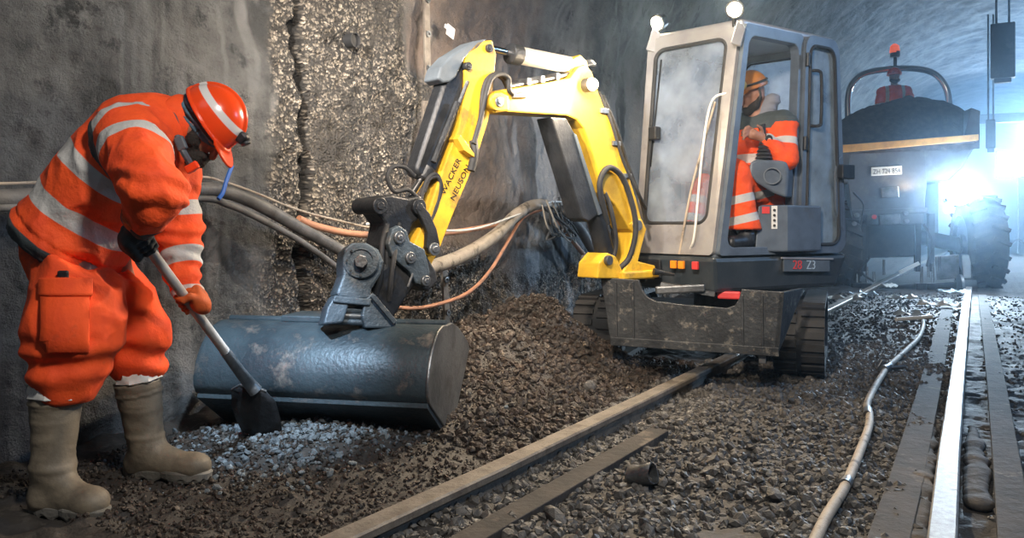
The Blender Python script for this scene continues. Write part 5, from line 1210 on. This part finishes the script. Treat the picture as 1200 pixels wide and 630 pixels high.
oaL = union([rc(osL, oeL, .082, .07), (rc(oeL, owL.lerp(oeL, .12), .07, .048), .03)], .03); oaR = union([rc(osR, oeR, .082, .07), (rc(oeR, owR, .07, .05), .03)], .03)
def oj(P): return smin(smin(ot(P), oaL(P), .03), oaR(P), .03)
def oja(P):
    own = np.argmin(np.stack([ot(P) + .008, oaL(P), oaR(P)], 1), 1); z = P[:, 2]; zs = W(0, 152, 5.5).z
    _, h = dseg(P, osL, oeL); _, h2 = dseg(P, oeL, owL); _, h3 = dseg(P, osR, oeR)
    return dict(stripe=np.choose(own, [np.abs(z - W(0, 186, 5.5).z) - .03, np.abs(h - .14) - .026, np.abs(h3 - .14) - .026]), dark=np.where(own == 0, zs - z, np.choose(own, [z, zs + .04 - z, zs + .04 - z])))
lo, hi = bbox([osL, osR, ohip, oeL, oeR, owL, owR], .2)
blob('jacket', oj, lo, hi, .010, 'jacket', OP, attrs=oja, disp=lambda P: folds(P, .006, 31, 7))
op_ = union([rc(ohip, ok_, .13, .105), (rc(ok_, oa_, .105, .095), .04), (rc(ohip, ok2, .13, .10), .04), (rc(ok2, oa2, .10, .085), .04)], .03)
def opa(P):
    d1, h1 = dseg(P, ok_, oa_); d2, h2 = dseg(P, ok2, oa2); f_ = lambda h: np.minimum(np.abs(h - .16) - .026, np.abs(h - .29) - .026)
    return dict(stripe=np.where(d1 < d2, np.where(h1 > .05, f_(h1), 1), np.where(h2 > .05, f_(h2), 1)), dark=P[:, 2] * 0 + 1)
lo, hi = bbox([ohip, ok_, oa_, ok2, oa2], .17)
bt = W(0, 268, 5.3).z
blob('trousers', lambda P: np.maximum(op_(P), bt - P[:, 2]), lo, hi, .010, 'jacket', OP, attrs=opa, disp=lambda P: folds(P, .005, 33, 7))
for c in (oa_, oa2):
    fw = V((-.74, -.5, 0)).normalized(); zf = .835; f = union([rc(c, V((c.x, c.y, zf + .06)), .055, .05), (rc(V((c.x, c.y, zf + .05)), V((c.x, c.y, zf + .045)) + fw * .15, .048, .042), .03)], .03)
    lo, hi = bbox([c, V((c.x, c.y, zf)), V((c.x, c.y, zf)) + fw * .2], .07); blob('boot', lambda P, f=f: np.maximum(f(P), zf - P[:, 2]), lo, hi, .008, 'black', OP)
oe, oi = ell(OQ(0, .03), (.125, .105, .12), OR), ell(OQ(0, .03), (.116, .096, .11), OR)
def ohelm(P):
    q = P - A3(oh); u_ = q @ A3(ou); f_ = q @ A3(of); l_ = q @ A3(ol); d = np.maximum(np.maximum(oe(P), -oi(P)), -(u_ - .025))
    return smin(d, np.maximum(np.maximum(np.sqrt(((f_ - .06) / .115) ** 2 + (l_ / .085) ** 2) * .1 - .1, .09 - f_), np.abs(u_ - .020 + .3 * (f_ - .1)) - .005), .01)
lo, hi = bbox([OQ(.03, .05)], .19); oh_ = blob('helmet', ohelm, lo, hi, .006, mat('worn_yellow_brown_helmet', (.42, .16, .04), (.30, .10, .03), rough=.4, bump=.1), OP)
MB().cyl(OQ(.10, .075, .05), OQ(.145, .07, .065), .032).build('headlamp', mat('yellow_lamp_case', (.75, .45, .12), rough=.3, bump=0), oh_, bevel=.006)
MB().tube([OQ(.124 * math.cos(a), .06, .106 * math.sin(a)) for a in np.linspace(.3, 5.9, 24)], .008, 8).build('headlamp_strap', 'rubber', oh_, smooth=True)
for s_ in (.078, -.078): MB().tube(catmull([OQ(.0, .02, s_), OQ(.01, -.04, s_ * 1.02), OQ(.055, -.11, s_ * .5)], 5), .009, 6).build('chin_strap', 'rubber', oh_, smooth=True)
be2 = union([rc(OQ(.045, -.085, .045), OQ(.07, -.11), .028, .03), rc(OQ(.045, -.085, -.045), OQ(.07, -.11), .028, .03), rc(OQ(-.0, -.04, .07), OQ(.04, -.09, .05), .016, .022), rc(OQ(-.0, -.04, -.07), OQ(.04, -.09, -.05), .016, .022)], .02)
lo, hi = bbox([OQ(.04, -.08)], .14); blob('beard', be2, lo, hi, .007, 'beard', OP)
hf_ = rc(W(905, 118, 5.50), W(893, 138, 5.55), .05, .075)
lo, hi = bbox([W(900, 128, 5.52)], .16); blob('hood', lambda P: hf_(P), lo, hi, .009, mat('grey_hood', (.20, .21, .25), rough=.9), OP, disp=lambda P: folds(P, .006, 8, 12))
MB().ring(owL - hd * .012, owL + hd * .02, .034, .027, 20).build('watch_strap', 'black', OP); c = owL + V((.01, -.035, 0)); MB().cyl(c, c + V((0, -.012, 0)), .024).build('watch_face', 'black', OP, bevel=.003)

# ================================================================== DUMPER
DU = empty('dumper', G(1062, 334), 'dark road-rail dumper facing the camera with heaped gravel skip', 'dumper')
dR = V((.966, -.259, 0)); dB = V((.259, .966, 0)); D0 = V((0, 12.45, 0))
def DP(px, py, dep=0.0):                                        # on the plane through the dumper front, dep metres behind it
    o_ = W(1065, 262, 12.6) + dB * dep; o_.z = 0; k = (px - CX) / F; t = (k * o_.y - o_.x) / (dR.x - k * dR.y); return W(px, py, (o_ + dR * t).y)
def dpr(name, pix, dep, th, m, parent=DU, bevel=.01, **k): return MB().prism([DP(x, y, dep) for x, y in pix], dB * th).build(name, m, parent, bevel=bevel, **k)
# skip
sk = dpr('skip', [(972, 178), (1146, 163), (1143, 172), (1128, 196), (1112, 212), (985, 216), (972, 200)], -.05, 1.5, 'dumper', bevel=.03, label='dark loading skip')
dpr('skip_lip', [(970, 180), (1147, 164), (1147, 157), (970, 171)], -.16, .14, 'dyellow', sk, bevel=.008, label='glowing yellow-edged skip lip')
dpr('skip_side', [(1146, 166), (1149, 130), (1138, 126), (1130, 160)], -.10, 1.4, 'dumper', sk, bevel=.01)
dpr('skip_side', [(972, 178), (972, 140), (985, 134), (988, 176)], -.10, 1.4, 'dumper', sk, bevel=.01)
rows = []
lx0, lx1 = DP(974, 170, 0), DP(1147, 160, 0)
for j in range(31):
    dep = -.08 + 1.45 * j / 30; row = []
    for i in range(61):
        u = i / 60; px = 972 + 176 * u; P_ = DP(px, 178 - 13 * u, dep if u < 2 else 0); base = P_.z + .02
        hgt = (.52 + .38 * math.sin(math.pi * u) ** .9) * min(1, (j / 9)) ** .7 * (1 - .25 * max(0, j / 30 - .5))
        base = 2.06 + .09 * u; row.append(V((P_.x, P_.y, base + hgt)))
    rows.append(row)
mb = MB().loft(rows, False); arr = np.array([tuple(v) for v in mb.v]); arr[:, 2] += .05 * fbm(arr, 2.5, 3, 5) + .02 * fbm(arr, 12, 2, 6); mb.v = [V(v) for v in arr.tolist()]
tag(mb.build('gravel_load', 'gravel', smooth=True), 'heaped dark gravel filling the dumper skip', 'gravel', kind='stuff')
r = np.random.default_rng(9); idx = r.integers(0, len(arr), 1500); ps = arr[idx] + r.normal(size=(1500, 3)) * .02
# front panels
dpr('rear_frame_panel', [(996, 180), (1084, 176), (1086, 215), (1082, 262), (1000, 265), (994, 215)], -.08, .4, 'dumper', label='dark panel under the skip')
dpr('engine_block', [(1008, 232), (1076, 230), (1080, 300), (1004, 303)], -.05, .5, 'black', bevel=.03)
pl = dpr('number_plate', [(1021, 196), (1057, 194), (1057, 204), (1021, 206)], -.105, .02, 'white', bevel=.003)
a, b = DP(1023, 204.2, -.112), DP(1055, 202.4, -.112); text('plate_text', 'ZH 724 854', a, b - a, (0, 0, 1), .11, 'ink', pl, width=(b - a).length)
for x in (1011, 1062, 1083): dpr('skip_hinge', [(x - 3, 181), (x + 3, 180), (x + 2, 198), (x - 2, 198)], -.02, .12, 'dyellow', bevel=.01)
dpr('hinge_arm', [(995, 182), (999, 182), (1005, 215), (1001, 218)], -.03, .1, 'dyellow'); dpr('hinge_arm', [(1083, 180), (1087, 180), (1086, 215), (1082, 215)], -.03, .1, 'dyellow')
dpr('access_cover', [(1032, 220), (1053, 218), (1054, 231), (1033, 232)], -.11, .05, 'steel')
dpr('drawbar_frame', [(998, 246), (1088, 243), (1088, 249), (998, 252)], -.10, .12, 'dumper')
for x, y in ((1004, 252), (1024, 254), (1061, 250), (1062, 259), (1001, 262)): c = DP(x, y, -.12); MB().cyl(c, c - dB * .05, .035).build('rear_reflector', 'red' if x in (1024,) else 'steel', DU, bevel=.005)
dpr('tow_hitch', [(1030, 252), (1055, 250), (1056, 262), (1031, 264)], -.16, .14, 'steel')
c1 = random.Random(8)
for x in (1003, 1013, 1076, 1092): dpr('hydraulic_leg', [(x - 4, 250), (x + 4, 250), (x + 3, 318), (x - 3, 318)], -.08, .12, 'black')
for x, y0, y1 in ((1004, 308, 338), (1016, 312, 334), (1024, 318, 330), (1036, 304, 322), (1080, 312, 336), (1088, 304, 325), (1093, 308, 332), (1101, 300, 318)):
    MB().cyl(DP(x, y0, -.1), DP(x, y1, -.1), .02, n=10).build('chrome_rod', 'chrome', DU, smooth=True)
dpr('axle_beam', [(975, 338), (1122, 330), (1122, 338), (975, 346)], -.12, .14, 'black', bevel=.02)
dpr('pad_plate', [(1096, 300), (1124, 298), (1124, 326), (1098, 328)], .25, .05, 'steel'); MB().bar(DP(1054, 319, -.1), DP(1077, 308, -.1), .06, .05).build('step_bar', 'white', DU)
for x in (1004, 1016, 1080, 1093): dpr('clamp_block', [(x - 6, 332), (x + 6, 332), (x + 6, 342), (x - 6, 342)], -.2, .2, 'black', bevel=.01)
def hosed(pts, r_): hose('hydraulic_hose', [DP(x, y, -.15) for x, y in pts], r_, 'rubber', DU, n=8)
hosed([(1000, 268), (996, 290), (1002, 310), (998, 330)], .02); hosed([(1082, 262), (1092, 285), (1086, 312)], .02); hosed([(1020, 300), (1010, 318), (1024, 330)], .018); hosed([(1000, 225), (1012, 240), (1008, 262)], .016)
# wheels
def wheel(px, py, rpx, dep, wid):
    c = DP(px, py, dep); rr = rpx * c.y / F; a = c - dR * wid / 2; prof_ = [(0, .62), (.02, .90), (.08, .98), (.2, 1.0), (.8, 1.0), (.92, .98), (.98, .90), (1.0, .62)]
    rows = [[a + dR * wid * x + (dB * math.cos(k * math.pi / 24) + V((0, 0, 1)) * math.sin(k * math.pi / 24)) * rr * y for k in range(48)] for x, y in prof_]
    t = MB().loft(rows).build('tyre', 'tyre', DU, smooth=True); mb = MB()
    for k in range(22):
        for s_ in (0, 1):
            an = (k + .5 * s_) * 2 * math.pi / 22; d_ = dB * math.cos(an) + V((0, 0, 1)) * math.sin(an); tg = dR.cross(d_)
            p0_ = c + d_ * rr * 1.01 + dR * wid * (.03 if s_ else -.03); p1_ = c + d_ * rr * .985 + dR * wid * (.48 if s_ else -.48) + tg * .10
            mb.bar(p0_, p1_, .06, .06, up=d_)
    mb.build('tyre_tread', 'tyre', t, bevel=.006)
    MB().cyl(a + dR * .06, a + dR * (wid - .06), rr * .62, n=32).build('rim', 'dumper', t, bevel=.01); MB().cyl(a - dR * .0, a + dR * .08, rr * .2).build('hub', 'steel', t, bevel=.01)
wheel(1146, 286, 55, .55, .52); wheel(985, 290, 53, .55, .50)
c = DP(1134, 338, -.25); MB().cyl(c - dR * .11, c + dR * .09, .17, n=32).build('rail_wheel', 'chrome', DU, smooth=True, label='bright steel guide wheel on the right rail'); MB().cyl(c - dR * .12, c - dR * .085, .21, n=32).build('wheel_flange', 'steel', DU, smooth=True)
MB().bar(c, DP(1132, 300, .1), .14, .10).build('guide_arm', 'black', DU, bevel=.02)
MB().cyl(DP(1000, 262, .6), DP(1140, 290, .6), .12).build('axle', 'black', DU, smooth=True)
# chassis, cab rear parts, roll bar, beacon
dpr('chassis', [(1005, 200), (1100, 198), (1100, 285), (1005, 290)], 1.3, 2.6, 'dumper', bevel=.03)
tagp = [DP(x, y, 2.3) for x, y in ((994, 150), (994, 112), (1002, 94), (1020, 84), (1060, 80), (1090, 84), (1106, 98), (1112, 118), (1112, 150))]
MB().tube(catmull(tagp, 6), .055, 14).build('roll_bar', 'chrome', DU, smooth=True, label='shiny dark tubular roll bar')
MB().cyl(DP(1049, 81, 2.3), DP(1049, 66, 2.3), .03).build('beacon_post', 'black', DU, smooth=True); bcn = MB().cyl(DP(1049, 67, 2.3), DP(1049, 60, 2.3), .085).build('beacon_base', 'black', DU, bevel=.01)
MB().tube([DP(1048.5, 62, 2.3), DP(1048.5, 59, 2.3), DP(1048.5, 54, 2.3), DP(1048.5, 51.5, 2.3)], [.085, .085, .075, .03], 20).build('beacon_lens', 'red_e', bcn, smooth=True)
# headlights
for px, py, rp, m_ in ((1124, 226, 15, 'lamp_c'), ):
    c = DP(px, py, -.30); f = -dB; hl_ = MB().cyl(c - f * .12, c, rp * c.y / F * .9, rp * c.y / F).build('headlight', 'black', DU, smooth=True, label='blazing white headlight')
    MB().cyl(c, c + f * .015, rp * c.y / F * .92, n=28).build('headlight_lens', m_, hl_); MB().cyl(c - f * .1, DP(1108, 235, .1), .04).build('headlight_bracket', 'black', hl_)
    light('headlight_beam', 'SPOT', c + f * .06, 1100, (.6, .8, 1.0), c + f * 5 + V((0, 0, -1.0)), spot=120, blend=.8, r=.1)
    light('headlight_glow', 'POINT', c + f * .25 + V((0, 0, .1)), 110, (.6, .8, 1.0), r=.1)
light('skip_warm_fill', 'SPOT', DP(1070, 222, -.35), 14, (1.0, .70, .35), DP(1065, 175, -.1), spot=150, r=.05)  # small warm light added for the skip rim, no fixture here
# driver of the dumper
DD = empty('person', DP(1048, 150, 1.9), 'dumper driver in orange vest and red helmet looking over the gravel load', 'person')
dh = DP(1048, 90, 1.9); q = lambda x, y, z: dh + dR * x - dB * y + V((0, 0, z))
db = union([ell(q(0, 0, .0), (.08, .095, .12)), (rc(q(0, .02, -.06), q(0, -.0, -.2), .055, .06), .03), (rc(q(0, .09, -.01), q(0, .10, -.04), .012, .016), .01), (rc(q(0, 0, -.34), q(0, -.05, -.75), .13, .13), .05), (rc(q(-.17, 0, -.27), q(.17, 0, -.27), .07, .07), .06), (rc(q(-.2, 0, -.28), q(-.27, .10, -.52), .05, .04), .03), (rc(q(-.27, .1, -.52), q(-.15, .32, -.55), .04, .03), .02), (rc(q(.2, 0, -.28), q(.27, .10, -.52), .05, .04), .03), (rc(q(.27, .1, -.52), q(.15, .32, -.55), .04, .03), .02)], .03)
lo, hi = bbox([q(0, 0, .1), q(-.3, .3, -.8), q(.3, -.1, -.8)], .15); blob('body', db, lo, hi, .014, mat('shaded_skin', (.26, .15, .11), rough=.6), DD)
dj = union([rc(q(0, 0, -.34), q(0, -.05, -.75), .18, .17), (rc(q(-.17, 0, -.27), q(.17, 0, -.27), .10, .10), .06), (rc(q(-.2, 0, -.28), q(-.27, .10, -.52), .09, .07), .03), (rc(q(-.27, .1, -.52), q(-.18, .27, -.55), .07, .055), .02), (rc(q(.2, 0, -.28), q(.27, .10, -.52), .09, .07), .03), (rc(q(.27, .1, -.52), q(.18, .27, -.55), .07, .055), .02)], .03)
def dja(P): x = (P - A3(dh)) @ A3(dR); return dict(stripe=np.minimum(np.abs(np.abs(x) - .13) - .028, np.abs(P[:, 2] - dh.z + .52) - .03), dark=x * 0 + 1)
blob('jacket', dj, lo, hi, .014, 'jacket', DD, attrs=dja, disp=lambda P: folds(P, .008, 3))
dhe = ell(q(0, 0, .03), (.12, .14, .14)); hm_ = blob('helmet', lambda P: smin(np.maximum(np.maximum(dhe(P), -(dhe(P) + .012)), -(P[:, 2] - dh.z - .03)), np.maximum(np.linalg.norm((P - A3(q(0, .08, .03))) * np.array([1, 1, 6]), axis=1) - .11, -(P[:, 2] - dh.z - .02)), .01), lo, hi + .1, .012, 'hred', DD)
dbe = union([rc(q(-.06, .05, -.07), q(0, .08, -.1), .03, .035), rc(q(.06, .05, -.07), q(0, .08, -.1), .03, .035)], .02); blob('face_mask', dbe, lo, hi, .012, 'beard', DD)
